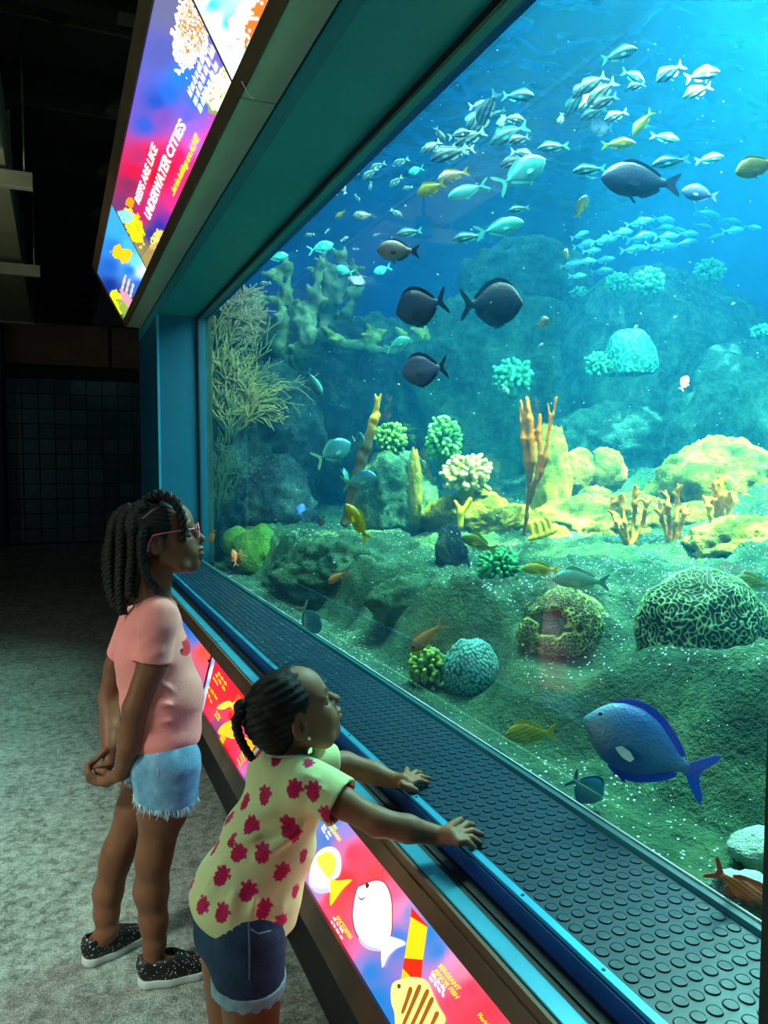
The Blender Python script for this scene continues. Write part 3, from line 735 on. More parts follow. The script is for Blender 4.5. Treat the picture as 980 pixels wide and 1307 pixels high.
# water body
wm = bpy.data.materials.new('sea_water'); wm.use_nodes = True; nt = wm.node_tree; nt.nodes.clear()
o_ = nt.nodes.new('ShaderNodeOutputMaterial'); sca = nt.nodes.new('ShaderNodeVolumeScatter'); ab = nt.nodes.new('ShaderNodeVolumeAbsorption'); ad = nt.nodes.new('ShaderNodeAddShader')
sca.inputs['Color'].default_value = (.03, .45, 1.0, 1); sca.inputs['Density'].default_value = .038; sca.inputs['Anisotropy'].default_value = .2
ab.inputs['Color'].default_value = (.05, .84, .92, 1); ab.inputs['Density'].default_value = .17
nt.links.new(sca.outputs[0], ad.inputs[0]); nt.links.new(ab.outputs[0], ad.inputs[1]); nt.links.new(ad.outputs[0], o_.inputs['Volume'])
wv = link('water_body', box_me('water_body', (XG+.045, Y0+.01, .05), (XB-.01, Y1-.01, ZW-.02)), wm); tag(wv, kind='structure')
wv['kind'] = 'stuff'; wv['label'] = 'clear blue water filling the reef tank'
# rippled water surface
nx_, ny_ = 200, 330
gx, gy = np.meshgrid(np.linspace(XG+.05, XB, nx_), np.linspace(Y0, Y1, ny_), indexing='ij')
pp = np.stack([gx*1.0, gy*1.6, gx*0], -1)
gz = ZW+.11*fbm(pp*1.2, 2)+.055*fbm(pp*3.0+5, 2, True)
i = np.arange(nx_*ny_).reshape(nx_, ny_)
Fq = np.stack([i[:-1, :-1], i[1:, :-1], i[1:, 1:], i[:-1, 1:]], -1).reshape(-1, 4)
a = N('water_surface')
tr = a.n('BsdfTransparent'); tr.inputs[0].default_value = (.85, .97, 1, 1)
gl = a.n('BsdfGlossy'); gl.inputs['Roughness'].default_value = .05; gl.inputs['Color'].default_value = (.7, .93, 1, 1)
lw = a.n('LayerWeight', i_Blend=.5); mr = a.n('MapRange'); mr.inputs['From Min'].default_value = .49; mr.inputs['From Max'].default_value = .57
a.l(lw.outputs['Facing'], mr.inputs['Value'])   # total internal reflection at glancing angles, clear from below
mx = a.n('MixShader'); a.l(mr.outputs[0], mx.inputs[0]); a.l(tr.outputs[0], mx.inputs[1]); a.l(gl.outputs[0], mx.inputs[2]); a.l(mx.outputs[0], a.out.inputs[0])
wsf = link('water_surface', pymesh('water_surface', np.stack([gx, gy, gz], -1).reshape(-1, 3), Fq, True), a.m); wsf['kind'] = 'stuff'; wsf['label'] = 'rippled water surface seen from below'
# hall roof over the tank
sk = link('ceiling_tank', box_me('ceiling_tank', (XG+.05, Y0, 13.3), (XB, Y1, 13.4)), simple('tank_hall_roof', '#9ab4c0', .8)); tag(sk, kind='structure')

# ================================================================== reef floor
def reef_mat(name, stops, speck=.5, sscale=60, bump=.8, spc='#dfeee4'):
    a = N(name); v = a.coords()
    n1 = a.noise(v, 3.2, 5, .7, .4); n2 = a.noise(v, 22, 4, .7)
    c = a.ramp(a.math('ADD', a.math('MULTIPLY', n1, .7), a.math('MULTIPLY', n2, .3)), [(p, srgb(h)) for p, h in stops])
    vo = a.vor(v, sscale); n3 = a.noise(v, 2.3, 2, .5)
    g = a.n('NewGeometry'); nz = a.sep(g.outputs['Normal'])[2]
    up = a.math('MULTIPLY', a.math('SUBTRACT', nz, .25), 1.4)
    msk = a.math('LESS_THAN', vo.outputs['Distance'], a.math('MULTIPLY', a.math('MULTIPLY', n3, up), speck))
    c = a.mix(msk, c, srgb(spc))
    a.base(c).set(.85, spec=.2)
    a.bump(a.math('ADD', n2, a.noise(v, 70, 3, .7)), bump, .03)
    return a.m
m_reef = reef_mat('algae_covered_reef', [(.30, '#1a3024'), (.45, '#2f5a40'), (.56, '#46704c'), (.66, '#5f5a44'), (.78, '#7f9c6c')], .40, 60)
m_reefd = reef_mat('dark_reef_rock', [(.34, '#0f1a20'), (.48, '#2c464c'), (.58, '#4d6a66'), (.72, '#86a89c')], .40, 34)  # strong dark mottling stands for shaded hollows
m_reefl = reef_mat('pale_lit_reef_rock', [(.30, '#3f5a24'), (.44, '#8a9438'), (.56, '#c8b850'), (.72, '#f4e6a8')], .30, 36, 1.0)  # lit copy of the reef rock: sunlight of the bright band in the colour
m_reefg = reef_mat('green_algae_rock', [(.30, '#3a5a2c'), (.48, '#5f9038'), (.62, '#8ab83a'), (.78, '#b8cf60')], .3, 40)
m_reefb = reef_mat('far_reef_rock', [(.34, '#16302a'), (.46, '#3a6a56'), (.58, '#5f9478'), (.72, '#9cc8a0')], .25, 20)  # dark end of the mottling stands for shaded hollows
def zt(x, y):
    s = lambda a, b, t: np.clip((t-a)/(b-a), 0, 1)**2*(3-2*np.clip((t-a)/(b-a), 0, 1))
    p = np.stack([x, y, x*0], -1)
    e = .16*fbm(p*2.3+21, 3)                       # the ledge edge wanders
    z = .745+.27*s(1.16, 1.42, x+e)+.06*s(1.55, 2.9, x)+.30*s(2.9, 4.4, x)-.5*s(4.6, 6.0, x)
    amp = .30+.70*s(1.05, 1.45, x+e)
    r1 = fbm(p*2.6+7, 4, True)
    z = z+amp*(.07*fbm(p*1.7+3, 3)+.045*r1+.045*fbm(p*6+11, 4)+.028*fbm(p*16+5, 3, True)+.014*fbm(p*40, 2))
    for (u, v, d, dz, rr) in ((899, 812, 2.12, -.010, .27), (720, 806, 2.42, -.012, .22), (601, 858, 2.48, -.055, .16), (545, 852, 2.5, -.05, .12), (637, 724, 3.15, -.04, .16), (741, 760, 2.35, -.03, .12), (716, 838, 2.22, -.035, .20), (690, 800, 2.5, -.03, .14)):
        c = P(u, v, d); k = np.exp(-(((x-c[0])**2+(y-c[1])**2)/rr**2)**2)
        z = z*(1-k)+(c[2]+dz+.02*fbm(p*9, 2))*k      # corals sit in level spots
    return z
xs = XG+.04+(XB-XG-.04)*np.linspace(0, 1, 330)**1.9; ys = Y0+(Y1-Y0)*np.linspace(0, 1, 520)
gx, gy = np.meshgrid(xs, ys, indexing='ij'); gz = zt(gx, gy)
i = np.arange(gx.size).reshape(gx.shape)
Fq = np.stack([i[:-1, :-1], i[1:, :-1], i[1:, 1:], i[:-1, 1:]], -1).reshape(-1, 4)
tf = link('tank_floor', pymesh('tank_floor', np.stack([gx, gy, gz], -1).reshape(-1, 3), Fq, True), m_reef); tag(tf, kind='structure')
def ico(sub):
    bm = bmesh.new(); bmesh.ops.create_icosphere(bm, subdivisions=sub, radius=1)
    V = np.array([v.co[:] for v in bm.verts]); Fc = np.array([[v.index for v in f.verts] for f in bm.faces]); bm.free(); return V, Fc
ICO = {k: ico(k) for k in (3, 4, 5)}
def rock(label, u, v, d, r, seed, m, amp=.28, sub=5, rot=0, pw=1.0, at=None, name='reef_rock', fr=1.0, cat='rock'):
    V, Fc = ICO[sub]; c = np.array(at) if at is not None else P(u, v, d)
    q = V.copy()
    if pw != 1.0: q = np.sign(q)*np.abs(q)**pw; q /= np.abs(q).max()
    n = fbm(V*1.6*fr+seed*7.7, 4)+.5*fbm(V*4.5*fr+seed*3.1, 4, True)+.30*fbm(V*9*fr+seed, 3, True)+.16*fbm(V*22*fr+seed, 2)
    q = q*(1+amp*n)[:, None]*np.array(r)
    ca, sa = math.cos(rot), math.sin(rot); q = np.stack([q[:, 0]*ca-q[:, 1]*sa, q[:, 0]*sa+q[:, 1]*ca, q[:, 2]], -1)
    q[:, 0] = np.maximum(q[:, 0], XG+.075-c[0]-.02*fbm(q*9, 2))   # nothing touches the pane
    o = link(name, pymesh(name, q, Fc, True), m); o.location = tuple(c)
    return tag(o, label, cat)
rock('tall dark reef pillar just behind the far edge of the window', 284, 600, 6.5, (.26, .42, 1.15), 1, m_reefd)
rock('rounded rock sprinkled with white shell grit, left of the small blue fish', 345, 665, 6.2, (.36, .4, .46), 2, m_reefd)
rock('dark boulder above the shell-sprinkled rounded rock', 350, 560, 7.3, (.45, .5, .75), 3, m_reefd)
rock('dark rock base that carries the elkhorn coral', 400, 520, 7.9, (.85, .6, .95), 4, m_reefd, .22)
rock('broad dim rock wall behind the four silvery jacks', 470, 560, 8.6, (1.1, .7, 1.2), 5, m_reefb, .22)
rock('low mossy ridge in front of the yellow grunt', 468, 735, 4.35, (.40, .62, .22), 6, m_reef, .3)
rock('mossy shoulder of rock above the mat, left of the tan squirrelfish', 392, 752, 4.75, (.20, .45, .20), 7, m_reef, .3)
rock('bright green algae lump at the lower far corner of the window', 330, 708, 5.4, (.17, .2, .19), 8, m_reefg, .22, 4)
rock('yellow green knob beside the bright green algae lump', 303, 694, 5.5, (.10, .12, .11), 9, m_reefg, .22, 4)
rock('dark upright stump of rock between the ridge and the sunlit rocks', 577, 722, 3.6, (.075, .08, .17), 10, m_reefd, .3, 5)
rock('dark mossy outcrop below the big blue tang', 780, 925, 2.36, (.42, .22, .13), 11, m_reef, .3)
rock('mossy outcrop under the teal starlet coral', 640, 925, 2.70, (.30, .20, .12), 12, m_reef, .3)
rock('reddish brown outcrop at the right edge, under the larger brain coral', 935, 935, 2.05, (.30, .20, .15), 13, m_reef, .3)
rock('teal block of rock under the small green knob cluster', 505, 640, 4.9, (.24, .22, .30), 14, m_reefb, .25)
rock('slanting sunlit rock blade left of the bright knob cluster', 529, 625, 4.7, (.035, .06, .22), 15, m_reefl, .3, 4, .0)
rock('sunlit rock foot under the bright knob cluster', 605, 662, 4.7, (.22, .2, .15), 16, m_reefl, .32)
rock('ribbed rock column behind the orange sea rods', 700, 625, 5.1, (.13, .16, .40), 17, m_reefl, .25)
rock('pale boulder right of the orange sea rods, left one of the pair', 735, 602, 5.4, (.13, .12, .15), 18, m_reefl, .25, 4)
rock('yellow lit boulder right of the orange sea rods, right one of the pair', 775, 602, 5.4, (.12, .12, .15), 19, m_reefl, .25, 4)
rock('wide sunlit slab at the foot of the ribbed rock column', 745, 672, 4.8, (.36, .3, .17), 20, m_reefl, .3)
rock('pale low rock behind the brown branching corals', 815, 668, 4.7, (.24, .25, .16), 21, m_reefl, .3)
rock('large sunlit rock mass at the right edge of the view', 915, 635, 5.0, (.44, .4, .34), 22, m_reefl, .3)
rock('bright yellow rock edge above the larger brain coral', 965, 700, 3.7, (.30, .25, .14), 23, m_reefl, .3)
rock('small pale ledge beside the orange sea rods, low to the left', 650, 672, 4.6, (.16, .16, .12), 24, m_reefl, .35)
rock('far blue mound behind the round black tang', 675, 372, 8.6, (.75, .6, .55), 25, m_reefb, .2)
rock('far reef slope below the blue mound', 660, 520, 8.4, (1.3, .7, 1.15), 26, m_reefb, .22)
rock('far reef mass carrying the row of knob corals', 850, 480, 8.0, (1.15, .7, 1.0), 27, m_reefb, .2)
rock('far reef shoulder at the right edge of the view', 960, 560, 7.2, (.9, .6, .75), 28, m_reefb, .22)
rock('far dim reef slope between dome coral and sunlit rocks', 800, 580, 7.4, (.8, .5, .45), 29, m_reefb, .22)
rock('pale green white rubble lump on the tank floor behind the orange squirrelfish', 930, 1150, 1.27, (.10, .06, .026), 41, reef_mat('pale_rubble', [(.3, '#8fb89a'), (.5, '#b8d8c0'), (.7, '#e4f0e0')], .3, 80), .35, 4)
rock('pale rubble knob at the right edge above the orange squirrelfish', 975, 1085, 1.45, (.06, .05, .03), 42, bpy.data.materials['pale_rubble'], .35, 4)
for k, (u, v, d, r, sd, lab) in enumerate(((630, 655, 4.75, .10, 51, 'small yellow lit rock between the bright knob cluster and the sea rods'), (845, 640, 5.0, .12, 52, 'small sunlit rock leaning on the left flank of the large sunlit mass'),
        (878, 668, 4.5, .13, 53, 'low sunlit rock in front of the large sunlit mass'), (760, 640, 5.2, .10, 54, 'small sunlit rock under the yellow lit boulder pair'), (560, 660, 4.8, .09, 55, 'small sunlit rock right of the slanting rock blade'),
        (945, 600, 5.1, .16, 56, 'sunlit rock cap on top of the large sunlit mass'), (700, 690, 4.3, .10, 57, 'little sunlit rock at the foot of the row of yellow coral fingers'), (520, 770, 3.3, .12, 58, 'dark mossy lump on the slope above the tan squirrelfish'))):
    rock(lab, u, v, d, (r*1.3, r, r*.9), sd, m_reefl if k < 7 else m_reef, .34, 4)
# ================================================================== corals
def waves(p, lam, n=28, seed=1):
    r = np.random.default_rng(seed); k = r.normal(size=(n, 3)); k /= np.linalg.norm(k, axis=1)[:, None]; k *= 2*math.pi/lam
    ph = r.random(n)*6.28; s = np.zeros(len(p))
    for i in range(n): s += np.cos(p@k[i]+ph[i])
    return s/math.sqrt(n)
def dome_vf(nu, nv, r, lump=0, seed=0, vmax=.62):
    U_, V_ = np.meshgrid(np.linspace(0, 2*math.pi, nu, endpoint=False), np.linspace(.003, vmax*math.pi, nv), indexing='ij')
    n = np.stack([np.sin(V_)*np.cos(U_), np.sin(V_)*np.sin(U_), np.cos(V_)], -1).reshape(-1, 3)
    q = n*np.array(r)*(1+lump*fbm(n*1.7+seed, 2))[:, None]
    i = np.arange(nu*nv).reshape(nu, nv); j = np.roll(i, -1, 0)
    Fc = np.stack([i[:, :-1], i[:, 1:], j[:, 1:], j[:, :-1]], -1).reshape(-1, 4)
    return n, q, Fc
def colmat(name, rough=.6, attr='print', bump=0, sss=0):
    a = N(name); at = a.n('Attribute', attribute_name=attr); v = a.coords()
    c = a.mix(.35, at.outputs['Color'], a.ramp(a.noise(v, 60, 3), [(.3, (.55, .55, .55)), (.7, (1.2, 1.2, 1.2))]), 'MULTIPLY')
    a.base(c).set(rough, spec=.3, sss=sss)
    if bump: a.bump(a.noise(v, 160, 2), bump, .003)
    return a.m
m_coral = colmat('coral_skin', .65, bump=.3)
def brain(label, u, v, d, r, lam, hi, lo, seed, patch=None, nu=330, nv=130, ht=.006):
    n, q, Fc = dome_vf(nu, nv, r, .16, seed)
    f = waves(q, lam, 30, seed); m = np.exp(-(f/.29)**2)
    c = lin(lo)*(1-m[:, None])+lin(hi)*m[:, None]
    q = q+n*(ht*m)[:, None]
    if patch is not None:
        pm = np.clip((fbm(n*1.9+patch, 3)-.02)*9, 0, 1)*(n[:, 2] < .93)
        c = c*(1-pm[:, None])+lin('#22403c')*pm[:, None]; q = q-n*(.012*pm)[:, None]
        rim = np.exp(-((pm-.5)/.25)**2); c = c+(lin('#c8d838')-c)*(rim*.7)[:, None]
    o = link('brain_coral', pymesh('brain_coral', q, Fc, True), m_coral); setcol(o.data, c); o.location = tuple(P(u, v, d)); return tag(o, label, 'coral')
brain('large round green brain coral with winding ridges at the right edge', 899, 812, 2.12, (.190, .17, .178), .0185, '#a8e492', '#123a2a', 3, nu=520, nv=210, ht=.004)
brain('smaller brain coral with a dead hollow patch in its front', 720, 806, 2.42, (.150, .13, .130), .0150, '#c2d870', '#1a4030', 5, patch=4.3, nu=480, nv=190, ht=.0035)
brain('far smooth teal dome coral below the school of scad', 803, 462, 6.0, (.205, .2, .25), .055, '#63d8b8', '#1f8068', 8, nu=170, nv=70, ht=.008)
# starlet coral: two lobes covered with polyps
def starlet():
    n, q, Fc = dome_vf(240, 120, (.094, .08, .115), .0, 3, .8)
    az = np.arctan2(n[:, 1], n[:, 0])
    q[:, 2] += -.016*np.exp(-((n[:, 0]-.05)/.25)**2)*(n[:, 2] > 0)*n[:, 2]
    q *= (1+.10*fbm(n*1.8+2, 2))[:, None]
    k = np.arange(900)+.5; ph = np.arccos(1-2*k/900); th = math.pi*(1+5**.5)*k
    pt = np.stack([np.cos(th)*np.sin(ph), np.sin(th)*np.sin(ph), np.cos(ph)], -1); pt = (pt+np.random.default_rng(4).normal(size=pt.shape)*.022); pt = (pt/np.linalg.norm(pt, axis=1)[:, None]).astype(np.float32)
    dmin = np.concatenate([1-(n[i:i+3000].astype(np.float32)@pt.T).max(1) for i in range(0, len(n), 3000)])
    b = np.exp(-(dmin/.0016)**1.5)
    q = q+n*(.0035*b)[:, None]
    c = lin('#12504e')*(1-b[:, None])+lin('#6fd0c0')*b[:, None]
    o = link('starlet_coral', pymesh('starlet_coral', q, Fc, True), m_coral); setcol(o.data, c); o.location = tuple(P(601, 858, 2.48)); tag(o, 'teal heart-shaped starlet coral dotted with pale polyps', 'coral')
starlet()
def knobs(label, u, v, d, r, nk, kr, hi, lo, seed, name='knob_coral'):
    rg = np.random.default_rng(seed); c0 = P(u, v, d); r = np.array(r); nk = int(nk*1.7); kr = kr*.80
    h = kr*.42; S = SDF(c0-r*1.15-kr, c0+r*1.15+kr, max(h, .004))
    S.ell(c0, r*.70, 0)
    tips = []
    k = np.arange(nk)+.5; ph = np.arccos(1-1.75*k/nk); th = math.pi*(1+5**.5)*k
    for a_, b_ in zip(ph, th):
        dv = np.array([math.cos(b_)*math.sin(a_), math.sin(b_)*math.sin(a_), math.cos(a_)])+rg.normal(size=3)*.10
        t = c0+dv*r*rg.uniform(.84, 1.0); s_ = c0+dv*r*.5; q = kr*rg.uniform(.75, 1.15)
        S.cap(s_, t, q*.6, q, kr*.25); tips.append(t)
    S.cap(c0, c0-np.array([0, 0, r[2]*1.1]), r[0]*.35, r[0]*.3, kr)
    V, Q = S.vf(); tips = np.array(tips)
    dist = np.sqrt(((V[:, None, :]-tips[None])**2).sum(-1)).min(1) if len(V)*nk < 6e6 else np.concatenate([np.sqrt(((V[i:i+4000, None]-tips[None])**2).sum(-1)).min(1) for i in range(0, len(V), 4000)])
    m = np.clip(1.7-dist/kr, 0, 1)[:, None]
    me = pymesh(name, V-c0, Q, True); setcol(me, lin(lo)*(1-m)+lin(hi)*m)
    o = link(name, me, m_coral); o.location = tuple(c0); return tag(o, label, 'coral')
knobs('olive knob coral tucked against the starlet coral', 545, 852, 2.5, (.062, .06, .07), 70, .0105, '#9cc84a', '#2f5a34', 1)
knobs('bright green pineapple-like knob coral behind the smaller brain coral', 637, 724, 3.15, (.086, .08, .075), 90, .0115, '#5fd878', '#1f6a44', 2)
knobs('small green knob cluster left of the slanting rock blade', 499, 560, 4.85, (.105, .09, .10), 60, .0165, '#8ad860', '#2f7048', 3)
knobs('tall green knob cluster above the sunlit white one', 566, 562, 4.8, (.115, .1, .145), 75, .0175, '#7fe27c', '#2a7850', 4)
knobs('sunlit whitish yellow knob cluster on the rock foot', 595, 606, 4.55, (.150, .12, .125), 80, .019, '#fbf2b0', '#8a8a40', 5)
knobs('green knob coral floating bright on the far slope above the orange sea rods', 655, 480, 6.0, (.165, .12, .12), 60, .024, '#6fe8b0', '#2a7f6a', 6)
knobs('first round knob coral of the far row, leftmost by the tiny tufts', 789, 362, 7.0, (.12, .1, .09), 55, .020, '#74e6a8', '#2f8c70', 7)
knobs('second knob coral of the far row, in front of the far mass', 828, 362, 6.8, (.14, .12, .125), 60, .024, '#84f0b0', '#2f8c70', 8)
knobs('third knob coral of the far row, nearest the right edge', 906, 347, 7.0, (.13, .12, .11), 60, .021, '#74e6a8', '#2f8c70', 9)
knobs('tiny tuft of knob coral left of the far row', 740, 374, 7.9, (.09, .07, .06), 26, .022, '#8af0b8', '#2f8c70', 10)
knobs('small knob coral clump clinging to the left of the teal dome', 762, 466, 5.9, (.09, .08, .10), 45, .018, '#58d090', '#1f7a60', 11)
knobs('pale knob coral at the right edge below the far row', 974, 424, 6.6, (.10, .1, .07), 40, .018, '#84f0c0', '#2f8c80', 12)
# branching colonies -------------------------------------------------
def branches(label, name, paths, tip, base, h, cat='coral', k=.012, lumps=0, tipz=None, mat=None):
    """paths: lists of (u, v, d, radius in m); one welded colony"""
    pts = [[(P(u, v, d), r) for u, v, d, r in pa] for pa in paths]
    allp = np.array([p for pa in pts for p, r in pa]); rm = max(r for pa in pts for p, r in pa)
    S = SDF(allp.min(0)-rm, allp.max(0)+rm, h)
    for pa in pts: S.chain(pa, k)
    V, Q = S.vf()
    if lumps:
        V = V+lumps*np.stack([fbm(V*22+j*9, 3) for j in range(3)], -1)
    ends = np.array([pa[-1][0] for pa in pts])
    dist = np.concatenate([np.sqrt(((V[i:i+4000, None]-ends[None])**2).sum(-1)).min(1) for i in range(0, len(V), 4000)])
    m = np.clip(1.4-dist/(tipz or rm*2.2), 0, 1)[:, None]*(.55+.9*np.clip(fbm(V*18, 2)+.35, 0, 1))[:, None]
    m = np.clip(m, 0, 1)
    c0 = allp.mean(0); me = pymesh(name, V-c0, Q, True); setcol(me, lin(base)*(1-m)+lin(tip)*m)
    o = link(name, me, mat or m_coral); o.location = tuple(c0); return tag(o, label, cat)
# orange sea rods
D = 4.2
branches('tall orange sea rods standing before the ribbed column', 'sea_rod', [
    [(667, 698, D, .010), (672, 660, D, .011), (676, 620, D, .012), (672, 590, D, .011), (668, 560, D, .016), (670, 538, D, .015), (664, 512, D, .008)],
    [(676, 620, D, .010), (679, 590, D-.02, .016), (678, 560, D-.02, .020), (676, 535, D-.02, .018), (672, 508, D-.02, .010)],
    [(676, 640, D, .012), (684, 612, D-.03, .010), (690, 580, D-.03, .013), (687, 550, D-.03, .015), (689, 530, D-.03, .009)],
    [(678, 630, D, .011), (690, 602, D, .016), (696, 585, D, .017), (699, 560, D, .008), (702, 535, D, .008), (699, 515, D, .005)],
    [(699, 560, D, .006), (706, 530, D, .007), (710, 507, D, .008)],
    [(672, 600, D, .008), (666, 560, D+.03, .008), (664, 523, D+.03, .006)]], '#ff8a10', '#7a4a24', .0065, lumps=.006, tipz=.34)
# brown candelabra corals in the sunlit band
def twig(seed, u0, v0, h, spread, d, n, r):
    rg = random.Random(seed); out = []
    for i in range(n):
        a = (i/(max(1, n-1))-.5)*2; u1 = u0+a*spread+rg.uniform(-3, 3); v1 = v0-h*(1-.35*abs(a))*rg.uniform(.8, 1.05)
        um = u0+a*spread*.75; vm = v0-h*.35
        pa = [(u0, v0, d, r), (um, vm, d+rg.uniform(-.05, .05), r*.9), (um+(u1-um)*.5+rg.uniform(-2, 2), (vm+v1)/2, d+rg.uniform(-.05, .05), r*1.15), (u1, v1, d+rg.uniform(-.05, .05), r*.8)]
        out.append(pa)
        for q in range(3):
            t = rg.uniform(.3, .9); x = um+(u1-um)*t; y = vm+(v1-vm)*t
            out.append([(x, y, d, r*.8), (x+rg.choice((-1, 1))*rg.uniform(4, 7), y-rg.uniform(3, 7), d, r*.7)])
    return out
branches('brown knobbly branching coral at the left of the sunlit band corals', 'branch_coral', twig(2, 803, 702, 100, 24, 3.9, 4, .011), '#e89a38', '#7a5528', .007, lumps=.010, tipz=.2)
branches('brown knobbly branching coral with the tallest bare twig, middle of three', 'branch_coral', twig(5, 858, 700, 96, 18, 3.9, 4, .011), '#d88a30', '#70502a', .007, lumps=.010, tipz=.2)
branches('orange twisted branching coral before the large sunlit rock', 'branch_coral', twig(9, 918, 690, 92, 16, 4.0, 4, .012), '#f0a838', '#8a6028', .007, lumps=.010, tipz=.2)
branches('small yellow forked coral below the sunlit knob cluster', 'branch_coral', [[(588, 672, 4.3, .018), (588, 655, 4.3, .018), (581, 640, 4.3, .009)], [(588, 655, 4.3, .018), (598, 642, 4.3, .012), (600, 638, 4.3, .014)]], '#ffd838', '#a8883a', .006, lumps=.006, tipz=.2)
branches('row of small yellow coral fingers right of the sea rod foot', 'branch_coral', [[(676, 688, 4.0, .012), (690, 684, 4.0, .012), (708, 677, 4.0, .012)]]+[[(x, y, 4.0, .012), (x-5, y-18, 4.0, .011)] for x, y in ((681, 687), (689, 685), (697, 683), (704, 680))], '#ffcf30', '#a08838', .006, lumps=.005, tipz=.12)
branches('yellow stub coral left of the sea rod foot', 'branch_coral', [[(645, 668, 4.3, .015), (646, 652, 4.3, .014)], [(645, 668, 4.3, .014), (658, 662, 4.3, .014), (664, 648, 4.3, .013)]], '#ffd030', '#a89040', .006, lumps=.006, tipz=.16)
# leaning brown sea whip with a yellow tip
branches('leaning brown sea whip with a forked yellow tip behind the jacks', 'sea_whip', [[(440, 668, 3.9, .020), (452, 620, 3.9, .026), (466, 570, 3.9, .030), (478, 535, 3.9, .022), (481, 520, 3.9, .012), (479, 503, 3.9, .006)], [(481, 520, 3.9, .010), (486, 503, 3.9, .006)], [(478, 535, 3.9, .018), (483, 530, 3.9, .012)]], '#f0b838', '#7a6a48', .007, lumps=.008, tipz=.10)
# elkhorn coral
D = 7.0
def elk(paths, label, d0, tip='#ccd49a', base='#3c5f48'):
    out = []; rg = random.Random(len(label))
    for pa in paths:
        out.append([(u, v, d0+dd, r*.72) for u, v, dd, r in pa])
        for i, (u, v, dd, r) in enumerate(pa[1:]):
            for k in range(3):
                a_ = rg.uniform(-1.1, 1.1); L_ = rg.uniform(12, 24)
                out.append([(u, v, d0+dd, r*.5), (u+math.sin(a_)*L_*.5, v-math.cos(a_)*L_*.5, d0+dd+rg.uniform(-.08, .08), .032), (u+math.sin(a_*1.2)*L_, v-math.cos(a_*1.2)*L_, d0+dd+rg.uniform(-.12, .12), .018)])
    return branches(label, 'elkhorn_coral', out, tip, base, .017, k=.03, lumps=.025, tipz=.09)
elk([[(370, 478, 0, .10), (352, 440, 0, .13), (338, 412, 0, .10), (325, 388, 0, .05)], [(352, 440, 0, .11), (322, 425, .1, .10), (300, 410, .1, .07), (286, 396, .1, .04)], [(352, 440, -.1, .12), (362, 415, -.1, .07), (357, 388, -.1, .04)],
     [(370, 478, 0, .10), (384, 450, -.1, .09), (392, 420, -.1, .09), (384, 400, -.1, .06), (366, 380, -.1, .045), (355, 358, -.1, .03)], [(392, 420, -.1, .08), (402, 385, -.1, .06), (406, 350, -.1, .035)], [(338, 412, 0, .06), (331, 398, 0, .05), (310, 385, 0, .03)], [(366, 380, -.1, .04), (368, 350, -.1, .025)], [(384, 450, -.1, .08), (392, 436, -.2, .06), (388, 425, -.2, .05)]],
    'broad olive elkhorn coral spreading at the far top corner of the window', D)
elk([[(405, 470, 0, .10), (412, 430, 0, .10), (420, 395, 0, .08), (417, 365, 0, .05), (408, 345, 0, .035)], [(420, 395, 0, .08), (432, 372, 0, .07), (446, 350, 0, .05), (436, 335, 0, .035)], [(412, 430, 0, .08), (440, 410, .1, .08), (452, 380, .1, .05), (450, 352, .1, .035)], [(432, 372, 0, .06), (425, 350, 0, .04)]],
    'tall elkhorn coral right of the broad one, branches pointing up', D+.5)
elk([[(500, 450, 0, .05), (470, 444, 0, .05), (440, 440, 0, .06), (425, 434, 0, .05)], [(470, 444, 0, .05), (480, 432, 0, .04)], [(500, 450, 0, .05), (520, 438, 0, .035), (545, 432, 0, .03)]], 'low yellowish branch of coral sticking out right of the elkhorns', D+.2, '#d8dc70', '#4f7a58')
# gorgonian fans by the far end of the window
def fan(label, u0, v0, d, h, lean, seed, tip, base, nmain=9, r=.011, spread=.55):
    rg = random.Random(seed); A_ = Acc(); c0 = P(u0, v0, d); ex = Rv; ez = np.array([0, 0, 1.0]); ey = Fv
    cols = []
    def grow(p, ang, L, rad, lev):
        q = [p]; n = 4
        for i in range(n):
            ang += rg.uniform(-.18, .18)
            p = p+(math.sin(ang)*ex+math.cos(ang)*ez+rg.uniform(-.35, .35)*ey)*(L/n)+0
            q.append(p)
            if lev < 3 and i >= 0 and rg.random() < .85:
                grow(p, ang+rg.choice((-1, 1))*rg.uniform(.25, .7), L*rg.uniform(.45, .75), rad*.8, lev+1)
        n0 = len(A_.V); A_.tube(q, [rad*(1-.3*i/n) for i in range(n+1)], 5); cols.extend([lev/3+rg.uniform(-.2, .2)]*(len(A_.V)-n0))
    for i in range(nmain):
        grow(c0+ex*rg.uniform(-.03, .03), lean+(i/(nmain-1)-.5)*2*spread, h*rg.uniform(.6, .9), r, 0)
    V = np.array(A_.V); V[:, 0] = np.maximum(V[:, 0], XG+.11); V = V-c0; me = pymesh('sea_fan', V, A_.F, True); m = np.clip(np.array(cols), 0, 1)[:, None]
    setcol(me, lin(base)*(1-m)+lin(tip)*m); o = link('sea_fan', me, m_coral); o.location = tuple(c0); return tag(o, label, 'coral')
fan('tan bushy gorgonian hanging at the top far corner of the window', 285, 440, 6.1, .36, .3, 1, '#c8a888', '#5a6048')
fan('olive gorgonian bush in the middle of the far window edge', 272, 560, 6.1, .62, .12, 2, '#9a9a68', '#3f5a44', 10)
fan('tan flame-shaped gorgonian right of the olive bush', 292, 565, 6.0, .42, .25, 3, '#c8b070', '#5a6a44', 9, .012, .28)
fan('dark net-like gorgonian low by the far window edge', 274, 665, 6.0, .40, .0, 4, '#5f7a50', '#3a5a44', 9, .008, .4)

